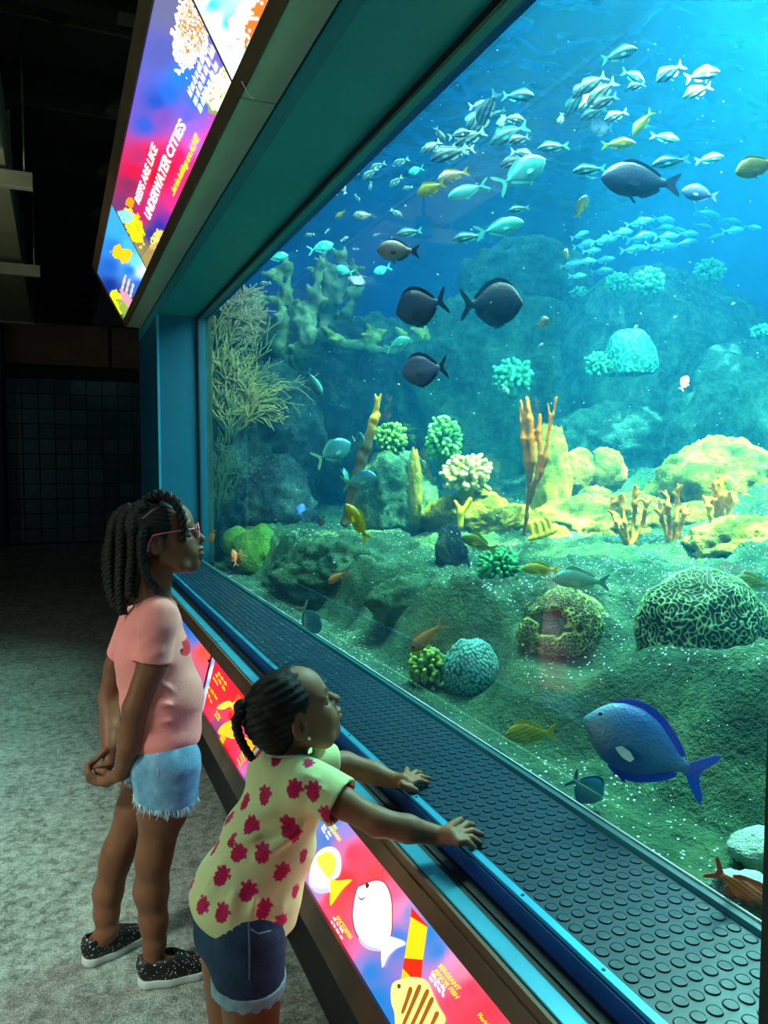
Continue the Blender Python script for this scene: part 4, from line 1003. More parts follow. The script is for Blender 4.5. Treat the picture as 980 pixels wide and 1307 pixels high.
# drifting specks in the water
A_ = Acc(); rg = random.Random(77)
for k in range(420):
    u, v, d = rg.uniform(300, 975), rg.uniform(30, 900), rg.uniform(1.9, 5.2)
    p = P(u, v, d)
    if p[0] < XG+.12 or p[2] < zt(np.array(p[0]), np.array(p[1]))+.05: continue
    A_.ball(p, rg.uniform(.0012, .0030)*np.array([rg.uniform(1, 2.2), 1, 1]), 5, 4)
o = link('drifting_specks', A_.mesh('drifting_specks'), simple('pale_speck', '#f2fbf6', .6)); tag(o, 'tiny pale specks drifting everywhere in the tank water', None, None, 'stuff')
# ================================================================== fish
def fishmat(name, back, side, belly, stripe=None, sfreq=0, sw=.5, rough=.35, tilt=0.0, head=None, spec=.5, noise=.25, met=0.0, zr=.2):
    a = N(name); v = a.coords(); x, y, z = a.sep(v)
    t = a.math('MULTIPLY_ADD', z, 1/(2*zr), .5)
    c = a.ramp(t, [(.12, srgb(belly)), (.5, srgb(side)), (.88, srgb(back))])
    if stripe:
        w = a.math('SINE', a.math('MULTIPLY', a.math('ADD', z, a.math('MULTIPLY', x, tilt)), sfreq))
        c = a.mix(a.math('GREATER_THAN', w, sw), c, srgb(stripe))
    if head:
        mh = a.n('MapRange'); mh.inputs['From Min'].default_value = .22; mh.inputs['From Max'].default_value = .38; a.l(x, mh.inputs['Value']); c = a.mix(mh.outputs[0], c, srgb(head))
    nz = a.noise(v, 9, 3, .6); sc_ = a.vor(v, 42)
    c = a.mix(noise, c, a.ramp(nz, [(.3, (.45, .45, .45)), (.7, (1.3, 1.3, 1.3))]), 'MULTIPLY')
    c = a.mix(.18, c, a.ramp(sc_.outputs['Distance'], [(0, (1.25, 1.25, 1.25)), (.7, (.55, .55, .55))]), 'MULTIPLY')
    a.base(c).set(rough, met, spec=spec); a.bump(sc_.outputs['Distance'], .15, .01)
    return a.m
def finmat(name, h, edge=None, rough=.4):
    a = N(name); v = a.coords(); c = srgb(h)
    x, y, z = a.sep(v); ray = a.math('SINE', a.math('MULTIPLY', a.math('ADD', x, a.math('MULTIPLY', z, .6)), 160))
    a.base(a.mix(a.math('MULTIPLY_ADD', ray, .2, .25), c, tuple(q*.6 for q in c))).set(rough); return a.m
TS_ = np.array([0, .03, .08, .16, .28, .45, .62, .78, .90, 1.0])
PROF = {  # top, bottom, half width, tail(span, fork, length), dorsal(start, end, height), anal(start, end, height), eye(t, z, r)
 'tang': ([.005, .055, .12, .195, .252, .270, .232, .140, .060, .038], [-.02, -.06, -.11, -.175, -.232, -.252, -.225, -.140, -.060, -.036], [.012, .035, .052, .068, .080, .080, .062, .038, .022, .014], (.19, .10, .17), (.20, .90, .050), (.36, .90, .050), (.13, .085, .020)),
 'grunt': ([.0, .035, .075, .120, .160, .165, .130, .082, .050, .040], [-.015, -.040, -.065, -.095, -.120, -.125, -.105, -.070, -.045, -.038], [.010, .028, .045, .058, .068, .066, .050, .032, .020, .014], (.13, .09, .17), (.26, .86, .055), (.62, .86, .050), (.12, .035, .024)),
 'jack': ([.01, .06, .115, .170, .215, .225, .175, .095, .035, .018], [-.02, -.06, -.10, -.150, -.200, -.215, -.170, -.092, -.034, -.018], [.012, .030, .045, .058, .068, .066, .048, .028, .016, .012], (.20, .16, .20), (.42, .88, .045), (.46, .88, .045), (.11, .035, .022)),
 'scad': ([.0, .025, .05, .075, .095, .10, .085, .055, .028, .018], [-.01, -.028, -.05, -.072, -.09, -.095, -.08, -.052, -.028, -.018], [.01, .025, .036, .046, .052, .05, .04, .026, .015, .01], (.10, .09, .16), (.34, .6, .04), (.6, .85, .03), (.10, .02, .018)),
 'squirrel': ([.0, .04, .085, .130, .160, .155, .125, .075, .042, .034], [-.02, -.05, -.08, -.115, -.140, -.140, -.110, -.068, -.040, -.032], [.012, .034, .052, .066, .074, .070, .052, .032, .02, .014], (.15, .13, .18), (.24, .82, .06), (.62, .82, .07), (.13, .035, .040)),
 'chub': ([.0, .055, .105, .160, .205, .220, .190, .120, .062, .045], [-.02, -.06, -.105, -.155, -.200, -.215, -.185, -.118, -.060, -.045], [.014, .040, .062, .080, .092, .092, .072, .046, .026, .018], (.14, .08, .18), (.30, .88, .040), (.60, .88, .045), (.12, .04, .020)),
}
def finsolid(pts, th=.004, curve=0.0):
    """thin solid fin from an outline in (x, z); thicker at its first point pair"""
    n = len(pts); bm = bmesh.new()
    a = [bm.verts.new((x, th+curve*abs(z), z)) for x, z in pts]; b = [bm.verts.new((x, -th+curve*abs(z), z)) for x, z in pts]
    bm.faces.new(a); bm.faces.new(b[::-1])
    for i in range(n): bm.faces.new((a[i], b[i], b[(i+1) % n], a[(i+1) % n]))
    bmesh.ops.recalc_face_normals(bm, faces=bm.faces); bmesh.ops.triangulate(bm, faces=bm.faces)
    V = np.array([v.co[:] for v in bm.verts]); Fc = [tuple(v.index for v in f.verts) for f in bm.faces]; bm.free(); return V, Fc
def fish_geo(kind, nst=26, ns=16):
    top, bot, wd, tail, dor, ana, eye = PROF[kind]
    ts = np.linspace(0, 1, nst)**1.15
    ti = lambda arr, t: np.interp(t, TS_, arr)
    X = lambda t: .5-t*(1-tail[2]) if not np.isscalar(t) else .5-t*(1-tail[2])
    def sm(arr, t): return .25*ti(arr, np.clip(t-.03, 0, 1))+.5*ti(arr, t)+.25*ti(arr, np.clip(t+.03, 0, 1))
    V = []; Fc = []
    for t in ts:
        zt_, zb, w_ = sm(top, t), sm(bot, t), sm(wd, t); zc = (zt_+zb)/2; hh = (zt_-zb)/2
        for k in range(ns):
            th = 2*math.pi*k/ns; s_, c_ = math.sin(th), math.cos(th)
            V.append((X(t), w_*np.sign(s_)*abs(s_)**1.25, zc+hh*c_))
    for i in range(nst-1):
        for k in range(ns): Fc.append((i*ns+k, i*ns+(k+1) % ns, (i+1)*ns+(k+1) % ns, (i+1)*ns+k))
    Fc.append(tuple(range(ns))[::-1]); Fc.append(tuple((nst-1)*ns+k for k in range(ns)))
    xb = X(1.0)
    sp, fk, tl = tail
    p = float(top[-1])
    tailp = [(xb+.02, p*.9), (xb-tl*.35, sp*.62), (xb-tl*.75, sp*.95), (xb-tl, sp*1.05), (xb-tl*.92, sp*.72), (xb-tl+fk*.75, sp*.22), (xb-tl+fk*.85, 0), (xb-tl+fk*.75, -sp*.22), (xb-tl*.92, -sp*.72), (xb-tl, -sp*1.05), (xb-tl*.75, -sp*.95), (xb-tl*.35, -sp*.62), (xb+.02, -p*.9)]
    def ridge(a, b, h, arr, sgn, spiny):
        tt = np.linspace(a, b, 9); base = [(X(t), float(sm(arr, t))-sgn*.012) for t in tt]
        prof = [.25, .85, 1, .95, .85, .8, .85, .8, .35] if spiny else [.3, .75, .95, 1, 1, 1, .98, .9, .5]
        up = [(X(t)-.03*(i/8), float(sm(arr, t))+sgn*h*prof[i]) for i, t in enumerate(tt)]
        return base+up[::-1]
    g = {'body': (np.array(V), Fc), 'tail_fin': finsolid(tailp, .005)}
    g['dorsal_fin'] = finsolid(ridge(*dor, top, 1, kind in ('grunt', 'squirrel', 'chub')), .004)
    g['anal_fin'] = finsolid(ridge(*ana, bot, -1, False), .004)
    pv = [(.2, -.0), (.16, .03), (.09, .025), (.04, -.01), (.06, -.045), (.12, -.045), (.18, -.02)]
    wmax = float(sm(wd, .34))
    fv, ff = finsolid(pv, .003); zc = (float(sm(bot, .33))*.45)
    out = fv.copy(); out[:, 1] += wmax*.85+(.2-fv[:, 0])*.35; out[:, 2] += zc+.02
    g['pectoral_fin'] = (out, ff); o2 = out.copy(); o2[:, 1] *= -1; g['pectoral_fin_b'] = (o2, [q[::-1] for q in ff])
    pel = [(.14, 0), (.10, -.0), (.03, -.075), (.07, -.075)]
    fv, ff = finsolid(pel, .004); fv[:, 2] += float(sm(bot, .42))+.012; g['pelvic_fin'] = (fv, ff)
    et, ez, er = eye
    for sgn, nm in ((1, 'eye'), (-1, 'eye_b')):
        A_ = Acc(); A_.ball((X(et), sgn*(float(sm(wd, et))*.72), ez), (er, er*.45, er), 10, 7); g[nm] = (np.array(A_.V), A_.F)
    return g
m_eye = simple('fish_eye_dark', '#0b0d10', .15, 0, .1)
m_spine = simple('white_tail_spine', '#f4f8e8', .4)
GEO = {}
SPEC = {}
def species(key, kind, mat, fin, tailm=None, eyem=None, pec=None):
    if kind not in GEO: GEO[kind] = fish_geo(kind)
    SPEC[key] = dict(kind=kind, mat=mat, fin=fin, tail=tailm or fin, eye=eyem or m_eye, meshes={}, single=None, pec=pec or fin)
def fish_axes(ang, yaw, roll=0):
    a = math.radians(ang); y = math.radians(yaw)
    img = math.cos(a)*Rv+math.sin(a)*Uv
    up0 = (-math.sin(a)*Rv+math.cos(a)*Uv)*(1 if math.cos(a) >= 0 else -1)
    f = math.cos(y)*img+math.sin(y)*Fv
    up = up0-f*(f@up0); up /= np.linalg.norm(up)
    return f, np.cross(up, f), up
def fish(key, label, u, v, px, ang, d, yaw=0, full=True, group=None, hs=1.0, name='fish', cat='fish'):
    S = SPEC[key]; L = px*d/FPX/max(.35, abs(math.cos(math.radians(yaw))))
    f, l, up = fish_axes(ang, yaw)
    Mx = Matrix(((f[0], l[0], up[0], 0), (f[1], l[1], up[1], 0), (f[2], l[2], up[2], 0), (0, 0, 0, 1)))
    W = Matrix.Translation(P(u, v, d)) @ Mx @ Matrix.Diagonal((L, L, L*hs, 1))
    g = GEO[S['kind']]
    if full:
        root = empty(name, (0, 0, 0), label, cat, group); root.matrix_world = W
        for pn, (V, Fc) in g.items():
            b = pn.replace('_b', '') if pn.endswith('_b') else pn
            if pn not in S['meshes']:
                me = pymesh(key+'_'+pn, V, Fc, pn in ('body', 'eye', 'eye_b'))
                me.materials.append(S['mat'] if pn == 'body' else S['eye'] if b == 'eye' else S['tail'] if pn == 'tail_fin' else S['pec'] if b == 'pectoral_fin' else S['fin']); S['meshes'][pn] = me
            o = bpy.data.objects.new(b, S['meshes'][pn]); o.parent = root; COL.objects.link(o)
        return root
    if S['single'] is None:
        A_ = Acc(); mi = []
        for pn, (V, Fc) in g.items():
            b = pn.replace('_b', '') if pn.endswith('_b') else pn
            A_.add(V, Fc); mi += [0 if pn == 'body' else 2 if b == 'eye' else 1]*len(Fc)
        me = A_.mesh(key, False); me.materials.append(S['mat']); me.materials.append(S['fin']); me.materials.append(S['eye'])
        me.polygons.foreach_set('material_index', mi); me.polygons.foreach_set('use_smooth', [i == 0 for i in mi]); S['single'] = me
    o = bpy.data.objects.new(name, S['single']); COL.objects.link(o); o.matrix_world = W
    return tag(o, label, cat, group)
F_ = finmat
species('bluetang', 'tang', pec=simple('pale_pectoral', '#a8c8c4', .4), mat= fishmat('blue_tang_skin', '#2f78b8', '#2c7fae', '#2a6ab0', rough=.4, noise=.15, head='#5f93ae'), fin=F_('blue_tang_fin', '#1450d8'), tailm=F_('blue_tail', '#1a5ce0'))
species('blacktang', 'tang', fishmat('black_tang_skin', '#10222c', '#16303a', '#142a34', rough=.5, stripe='#1d3b46', sfreq=0, noise=.3), F_('black_fin', '#0b161e'))
species('doctor', 'tang', fishmat('doctorfish_skin', '#23303f', '#3f4a60', '#2c3a3a', rough=.45, noise=.4), F_('doctor_fin', '#121b28'), F_('doctor_tail', '#1b2c44'))
species('greytang', 'tang', fishmat('grey_tang_skin', '#54607a', '#76809c', '#5a6480', rough=.45), F_('grey_tang_fin', '#1c2c44'))
species('tealtang', 'tang', fishmat('teal_tang_skin', '#1f9cb8', '#28b4c4', '#20a0b8', rough=.4), F_('teal_tang_fin', '#1478b8'))
species('chub', 'chub', fishmat('grey_chub_skin', '#4a626e', '#5f7884', '#33505c', rough=.4), F_('grey_chub_fin', '#35505e'), F_('grey_chub_tail', '#4a7080'))
species('porgy', 'chub', fishmat('brown_porgy_skin', '#6a6052', '#7a7060', '#a0a090', rough=.35, zr=.22), F_('brown_porgy_fin', '#2a2a2c'), F_('black_porgy_tail', '#12161c'))
species('olive', 'chub', fishmat('olive_fish_skin', '#9a8a2a', '#b0a83c', '#a8b060', rough=.4), F_('olive_fin', '#b0a020'))
species('pale', 'chub', fishmat('pale_fish_skin', '#c8dce4', '#a8c8dc', '#5088b0', rough=.3), F_('pale_fin', '#e8f0f0'))
species('ygrunt', 'grunt', fishmat('yellow_grunt_skin', '#b8b010', '#d8d018', '#c8cc50', '#8a9420', 110, .55, tilt=.25), F_('yellow_fin', '#e0d800'))
species('ggrunt', 'grunt', fishmat('green_grunt_skin', '#7f9a28', '#a0b030', '#8fb050', '#5f8030', 100, .5, tilt=.25), F_('green_yellow_fin', '#c0b818'))
species('sgreen', 'grunt', fishmat('silver_green_skin', '#4a9a78', '#68b890', '#8fd0a8', rough=.3), F_('silver_green_fin', '#8ac890'), F_('silver_tail', '#5aa088'))
species('sgrunt', 'grunt', fishmat('striped_grunt_skin', '#456458', '#648676', '#7ea490', '#0c181c', 62, .15, tilt=.12, rough=.35), F_('striped_grunt_fin', '#c0d8b8'))
species('tgrunt', 'grunt', fishmat('teal_grunt_skin', '#226a62', '#348878', '#409a84', '#0e3438', 58, .3, tilt=.1, rough=.35), F_('teal_grunt_fin', '#5cc8a8'))
species('wgrunt', 'grunt', fishmat('white_yellow_grunt_skin', '#fff0c0', '#fff4d8', '#ffe890', '#c07a20', 110, .35, tilt=.2), F_('bright_yellow_fin', '#ffd820'))
species('jack', 'jack', fishmat('silver_jack_skin', '#3f98a8', '#58b8c4', '#78d4d0', rough=.22, met=.25, noise=.15), F_('jack_fin', '#58b8a8'), F_('jack_tail', '#8ad0a0'))
species('tjack', 'jack', fishmat('teal_jack_skin', '#3cb8a8', '#50d0b8', '#70e8c8', rough=.25, met=.1, noise=.15), F_('teal_jack_fin', '#60d8b8'))
species('scad', 'scad', fishmat('scad_skin', '#48b0a4', '#2a8a94', '#1f7488', rough=.35, zr=.1), F_('scad_fin', '#2a8290'))
species('squirrel', 'squirrel', fishmat('squirrelfish_skin', '#d8502c', '#f07a40', '#f8b070', '#f8a868', 130, .3, rough=.35), F_('squirrelfish_fin', '#f08058'), eyem=simple('squirrelfish_eye', '#1c1412', .2))
species('tansq', 'squirrel', fishmat('tan_squirrelfish_skin', '#b07840', '#d09a5c', '#e0b078', '#c08a50', 120, .3), F_('tan_squirrelfish_fin', '#d0a868'))
species('bright', 'chub', fishmat('bright_damsel_skin', '#fff0b0', '#fff8e0', '#ffe8a0'), F_('bright_damsel_fin', '#ffe060'))
species('blue', 'tang', fishmat('small_blue_skin', '#2a6ad8', '#3a80e8', '#2f70d0'), F_('small_blue_fin', '#1f58c8'))
# singles ------------------------------------------------------------
fish('bluetang', 'big blue tang swimming low right, with bright blue fin edges', 824, 955, 150, 157, 1.56, 25, hs=1.0)
fish('blacktang', 'round black tang facing right in open water', 627, 388, 80, 2, 3.0, 0, hs=1.32)
fish('doctor', 'dark doctorfish with swept tail, facing left', 538, 391, 66, 192, 2.9, 12, hs=1.32)
fish('greytang', 'lavender grey tang facing left, below the dark doctorfish', 542, 472, 58, 186, 2.9, 14, hs=1.25)
fish('greytang', 'small violet tang turning down toward the viewer by the elkhorn', 457, 357, 24, 245, 3.4, -50, hs=1.05)
fish('porgy', 'brown porgy with a black forked tail, facing left', 508, 320, 55, 178, 2.9, 0, hs=1.12)
fish('chub', 'largest grey chub, facing left in the upper water', 818, 231, 102, 174, 2.6, 0, hs=1.02)
fish('pale', 'pale silvery fish just right of the largest grey chub', 893, 247, 44, 165, 2.9, 10, hs=1.1)
fish('olive', 'olive yellow fish cut off by the right edge high in the water', 966, 212, 58, 198, 2.5, 0, hs=1.05)
fish('ygrunt', 'vivid yellow grunt swimming nose up near the silvery jacks', 456, 667, 56, 121, 2.9, 0)
fish('ygrunt', 'yellow green grunt low over the dark rock, facing left', 677, 937, 66, 183, 1.92, 0, hs=1.35)
fish('tealtang', 'turquoise tang close to the ledge, nose to the right', 748, 1006, 58, -38, 1.655, 20, hs=1.15)
fish('squirrel', 'orange squirrelfish at the lower right edge near the glass', 947, 1136, 104, -36, 1.22, 0)
fish('tansq', 'orange tan squirrelfish nosing down over the olive knob coral', 546, 812, 58, 222, 2.4, 0, hs=1.05)
fish('tansq', 'little tan squirrelfish before the mossy ridge', 431, 736, 30, 212, 3.3, 0, hs=1.1)
fish('squirrel', 'tiny orange fish at the lower far corner of the window', 299, 712, 22, 105, 4.6, 20)
fish('tansq', 'tiny tan fish above the tiny orange one by the far window edge', 271, 684, 20, 250, 4.8, 20)
fish('jack', 'silvery jack of the upper left in the group of four, facing right', 424, 577, 52, 28, 3.5, 10, hs=1.18)
fish('jack', 'silvery jack nearest the sea whip, seen almost head on', 457, 563, 16, 4, 3.5, -66, hs=1.15)
fish('jack', 'silvery jack lowest in the group of four, facing right', 458, 613, 46, 12, 3.5, -8, hs=1.12)
fish('jack', 'thin silvery jack seen edge on between the other jacks', 441, 606, 8, 20, 3.5, 76, hs=1.7)
fish('blue', 'small blue fish near the shell-sprinkled rock', 384, 650, 14, 80, 4.2, 50, hs=.9)
fish('jack', 'silver jack diving by the glass right above the mat', 395, 789, 46, -62, 2.75, 20, hs=1.05)
fish('ggrunt', 'green yellow grunt passing above the bright green knob coral', 611, 694, 48, 158, 2.9, 0, hs=1.2)
fish('ygrunt', 'yellow grunt just left of the silver green snapper', 690, 727, 50, 178, 2.7, 0, hs=1.0)
fish('sgreen', 'silver green snapper hovering on top of the smaller brain coral', 741, 741, 74, 176, 2.35, 0, hs=1.1)
fish('ggrunt', 'olive grunt with yellow tail behind the larger brain coral', 960, 744, 52, 170, 2.6, 0, hs=1.15)
fish('tjack', 'large bright teal jack swimming up to the right in the upper water', 664, 221, 76, 33, 3.2, 8, hs=.95)
fish('tjack', 'teal jack below the large bright one, facing right', 637, 291, 64, 14, 3.4, 0, hs=.8)
fish('tgrunt', 'small teal grunt at the tail of the lower teal jack', 597, 303, 40, 190, 3.6, 0, full=False)
fish('wgrunt', 'white and yellow striped grunt lit by the sun', 578, 224, 42, 195, 3.1, 0, hs=1.1)
fish('ygrunt', 'glowing yellow grunt below the white and yellow one', 550, 241, 38, 200, 3.05, 10, hs=1.35)
fish('tjack', 'bright green jack over the tall elkhorn coral', 409, 316, 34, 15, 4.6, 0, hs=.95)
fish('tjack', 'dim teal jack at the far top edge of the window', 352, 328, 32, 8, 5.0, 0, hs=.8)
fish('tjack', 'teal jack left above the lavender tang', 507, 439, 34, 25, 3.7, 0, hs=.9)
fish('scad', 'slender teal fish diving before the dark rock base', 401, 488, 38, -60, 3.6, 0, hs=1.6)
fish('bright', 'bright white fish seen head on below the large school', 742, 264, 14, 84, 3.2, -70, hs=.8)
fish('bright', 'bright white fish near the round black tang, turned to the viewer', 692, 412, 12, 20, 3.2, -64, hs=1.1)
fish('bright', 'bright yellow white fish over the dim slope at right', 873, 489, 24, 55, 3.4, 30, hs=.9)
fish('bright', 'little bright fish above the far blue mound', 723, 324, 10, 160, 3.6, -60, hs=1.1)
fish('porgy', 'small brown fish below the far small shoal, facing left', 464, 275, 28, 184, 4.4, 0, full=False)
fish('olive', 'tiny yellow fish left of the small brown one', 434, 274, 15, 210, 4.4, 30, full=False)
fish('tgrunt', 'green grunt behind the brown porgy', 522, 297, 34, 190, 3.8, 0, full=False)
fish('tjack', 'round pale fish beside the shoal, left of the glowing yellow grunt', 531, 217, 20, 190, 4.2, 20, full=False)
fish('tgrunt', 'small green grunt below the large bright teal jack', 662, 267, 28, 190, 3.6, 0, full=False)
fish('tjack', 'faint jack behind the small violet tang', 440, 345, 24, 160, 4.8, 0, full=False)
fish('tjack', 'faint round jack right of the small violet tang', 488, 344, 24, 200, 4.8, 0, full=False)
fish('sgrunt', 'silver fish at the far top edge beside the dim teal jack', 338, 362, 16, 190, 5.2, 0, full=False)
fish('tgrunt', 'green fish over the ridge hanging below the far knob coral', 645, 497, 18, 300, 5.0, 0, full=False)
fish('doctor', 'dim dark fish over the mound behind the large school', 767, 163, 30, 180, 5.2, 0, full=False, hs=1.3)
fish('porgy', 'small dark red fish at the crest of the low mossy ridge', 411, 665, 14, 250, 4.2, 20, full=False, hs=1.3)
fish('ygrunt', 'yellowish grunt diving, upper of the two yellow tailed grunts', 820, 157, 42, 232, 3.4, 0, full=False)
fish('ygrunt', 'yellowish grunt facing right, lower of the two yellow tailed grunts', 789, 184, 44, 4, 3.3, 0, full=False)
fish('tgrunt', 'dim grunt right of the two yellow tailed grunts', 848, 176, 38, 350, 4.2, 0, full=False)
fish('tgrunt', 'striped teal grunt above the largest grey chub, facing left', 856, 207, 50, 190, 3.3, 0, full=False)
fish('tgrunt', 'pale teal grunt right of the one above the grey chub', 905, 203, 38, 10, 4.0, 0, full=False)
fish('tgrunt', 'teal grunt left of the grey chub head', 752, 217, 44, 186, 3.5, 0, full=False)
fish('tgrunt', 'teal grunt under the shoal facing left, right of the large bright jack', 706, 188, 42, 186, 3.7, 0, full=False)
fish('tjack', 'teal jack sweeping below the white and yellow grunt', 598, 243, 56, 200, 3.5, 0, full=False, hs=.7)
# striped grunt shoals -----------------------------------------------
for k, (u, v, px, an) in enumerate([(661, 123, 40, 348), (622, 138, 44, 238), (613, 136, 32, 8), (613, 158, 46, 222), (650, 172, 52, 203), (586, 172, 30, 15), (573, 197, 50, 196), (600, 176, 44, 205),
        (603, 150, 30, 240), (655, 152, 28, 350), (662, 178, 30, 200), (552, 187, 28, 220), (640, 155, 22, 260), (590, 190, 34, 190), (666, 197, 32, 355), (655, 207, 34, 190), (636, 145, 20, 210), (561, 172, 22, 300)]):
    fish('sgrunt' if k % 4 else 'tgrunt', 'silvery striped grunt in the crowded shoal left of the upper centre', u, v, px, an, 3.3+.12*(k % 5), (k*37 % 40)-20, full=px >= 40, group='striped grunts of the left shoal', hs=1.25)
for k, (u, v, px, an) in enumerate([(790, 70, 42, 8), (757, 107, 44, 215), (768, 118, 46, 218), (735, 130, 38, 235), (752, 128, 40, 222), (772, 130, 36, 205), (757, 145, 32, 200), (716, 152, 18, 260), (786, 148, 32, 200), (808, 98, 34, 345), (812, 110, 26, 200), (744, 113, 36, 220)]):
    fish('sgrunt' if k % 3 else 'tgrunt', 'striped grunt in the shoal under the water surface, middle group', u, v, px, an, 3.4+.12*(k % 5), (k*53 % 40)-20, full=px >= 42, group='striped grunts of the middle shoal', hs=1.25)
for k, (u, v, px, an) in enumerate([(855, 93, 46, 215), (896, 96, 46, 12), (890, 117, 38, 200)]):
    fish('sgrunt', ('pale striped grunt facing left, leftmost of three below the right surface ripples', 'pale striped grunt facing right, the upper right one of three below the ripples', 'pale striped grunt facing left, lowest of three below the right surface ripples')[k], u, v, px, an, 3.5+.1*k, 8*k-8, full=True, group='striped grunts of the right group of three', hs=1.25)
for k, (u, v, px, an) in enumerate([(459, 212, 26, 250), (472, 222, 24, 215), (482, 212, 22, 200), (511, 207, 24, 200), (438, 240, 18, 110), (473, 238, 12, 260), (505, 232, 22, 215), (456, 253, 12, 300), (506, 272, 18, 330), (520, 240, 14, 190), (545, 190, 22, 205), (480, 300, 10, 200), (440, 305, 12, 30), (395, 300, 14, 190), (455, 318, 9, 0), (418, 295, 9, 40)]):
    fish('sgrunt', 'little silver fish of the loose far shoal by the top window edge', u, v, px, an, 4.6+.2*(k % 4), 10, full=False, group='little silver fish by the top window edge')
for k, (u, v, px, an) in enumerate([(815, 284, 30, 8), (847, 280, 28, 0), (903, 273, 34, 352), (932, 282, 30, 352), (896, 289, 26, 352), (792, 297, 30, 10), (770, 307, 34, 12), (846, 292, 30, 8), (864, 294, 28, 350), (818, 303, 38, 12), (850, 302, 30, 5), (878, 298, 24, 0), (843, 314, 36, 0), (808, 318, 32, 8), (912, 303, 24, 12), (935, 294, 26, 5), (755, 320, 22, 5), (770, 332, 26, 8), (768, 346, 26, 5), (875, 310, 26, 10), (748, 333, 22, 0), (740, 300, 22, 20), (960, 290, 20, 350), (745, 312, 26, 12), (728, 338, 26, 8), (737, 352, 20, 0)]):
    fish('scad', 'slim teal scad in the drifting school above the far row of knob corals', u, v, px*1.15, an, 5.8+.15*(k % 5), (k*29 % 30)-15, full=False, group='school of slim teal scad', hs=1.4)
for k, (u, v) in enumerate([(861, 405), (811, 417), (935, 388), (690, 440)]):
    fish('porgy', 'tiny pinkish fish far off over the dim slope', u, v, 9, 30, 5.5, 20, full=False, group='tiny pinkish far fish')
# ================================================================== the two children
DH = np.array([math.sin(PSI), math.cos(PSI), 0.0]); ZV = np.array([0, 0, 1.0])
def PH(u, v, dh):
    """world point at photo pixel (u, v), dh metres away measured along the floor"""
    D = Fv + (u-490)/FPX*Rv - (v-653.5)/FPX*Uv
    return C0 + D*(dh/(D@DH))
def face_axes(alpha, pitch=0.0, roll=0.0):
    a = math.radians(alpha); p = math.radians(pitch)
    h = math.cos(a)*Rv+math.sin(a)*DH; l = np.cross(ZV, h)
    f = math.cos(p)*h+math.sin(p)*ZV; u = np.cross(f, l); u = u if u[2] > 0 else -u
    return np.array([f, l, u])
m_skin = None
def skinmat(name, h, h2):
    a = N(name); v = a.coords(); at = a.n('Attribute', attribute_name='print')
    nz = a.noise(v, 14, 4, .6)
    c = a.mix(1.0, a.ramp(nz, [(.3, srgb(h)), (.7, srgb(h2))]), at.outputs['Color'], 'MULTIPLY')
    a.base(c).set(.50, spec=.3, sss=.10); a.bump(a.noise(v, 420, 2), .06, .002); return a.m
m_skin_o = skinmat('deep_brown_skin', '#784a32', '#88583e')
m_skin_y = skinmat('warm_brown_skin', '#8c5a40', '#9c6a4c')
a = N('black_hair'); v = a.coords(); n_ = a.noise(v, 90, 4, .7)
a.base(a.ramp(n_, [(.3, srgb('#050404')), (.75, srgb('#120e0c'))])).set(.55, spec=.35); a.bump(n_, .6, .004); m_hair = a.m
m_eyew = colmat('eye_surface', .12)

def head_sdf(S, c, B, s):
    """child head, local axes forward/left/up = rows of B, c = head centre, s = scale"""
    T = lambda x, y, z: c+s*(x*B[0]+y*B[1]+z*B[2])
    E = lambda p, r, k=.012, **kw: S.ell(T(*p), s*np.array(r), s*k, B, **kw)
    E((-.008, 0, .026), (.084, .068, .076), 0)
    E((.030, 0, -.026), (.048, .053, .064), .03)
    E((.040, 0, .034), (.041, .052, .044), .03)
    for y in (-1, 1):
        S.chain([(T(.000, y*.047, -.048), s*.019), (T(.035, y*.034, -.078), s*.018), (T(.056, 0, -.087), s*.017)], s*.022)
        E((.046, y*.031, -.034), (.030, .024, .028), .022)
        E((.071, y*.030, .001), (.012, .019, .012), .008, mode='x')
        S.chain([(T(.073, y*.014, .019), s*.006), (T(.074, y*.034, .022), s*.0065), (T(.062, y*.050, .014), s*.006)], s*.012)
        E((.084, y*.0105, -.026), (.009, .008, .008), .006)
    E((.065, 0, -.053), (.027, .032, .029), .02)
    E((.064, 0, -.085), (.018, .020, .016), .014)
    S.chain([(T(.076, 0, .012), s*.008), (T(.088, 0, -.010), s*.0085), (T(.097, 0, -.022), s*.0105)], s*.009)
    E((.099, 0, -.0235), (.0108, .0118, .0095), .005)
    for y in (-1, 1): E((.091, y*.0062, -.0335), (.004, .0032, .0035), .002, mode='x')
    E((.0910, 0, -.0480), (.0110, .020, .0072), .005)
    E((.0890, 0, -.0625), (.0110, .018, .0078), .005)
    E((.0985, 0, -.0552), (.010, .026, .0018), .003, mode='x')
    for y in (-1, 1):   # ears
        ec = (-.014, y*.067, -.012)
        eb = face_rot(B, y)
        S.ell(T(*ec), s*np.array((.0175, .0085, .029)), s*.006, eb)
        S.ell(T(-.010, y*.0745, -.009), s*np.array((.0095, .0065, .0165)), s*.004, eb, mode='x')
        S.ell(T(-.004, y*.070, -.014), s*np.array((.005, .006, .006)), s*.004, eb)
    return T
def face_rot(B, y):
    a = math.radians(14)*y
    f = math.cos(a)*B[0]-math.sin(a)*B[1]; l = math.sin(a)*B[0]+math.cos(a)*B[1]
    t = math.radians(-10); f2 = math.cos(t)*f+math.sin(t)*B[2]; u2 = -math.sin(t)*f+math.cos(t)*B[2]
    return np.array([f2, l, u2])
def local(V, c, B, s): return ((V-c)@B.T)/s
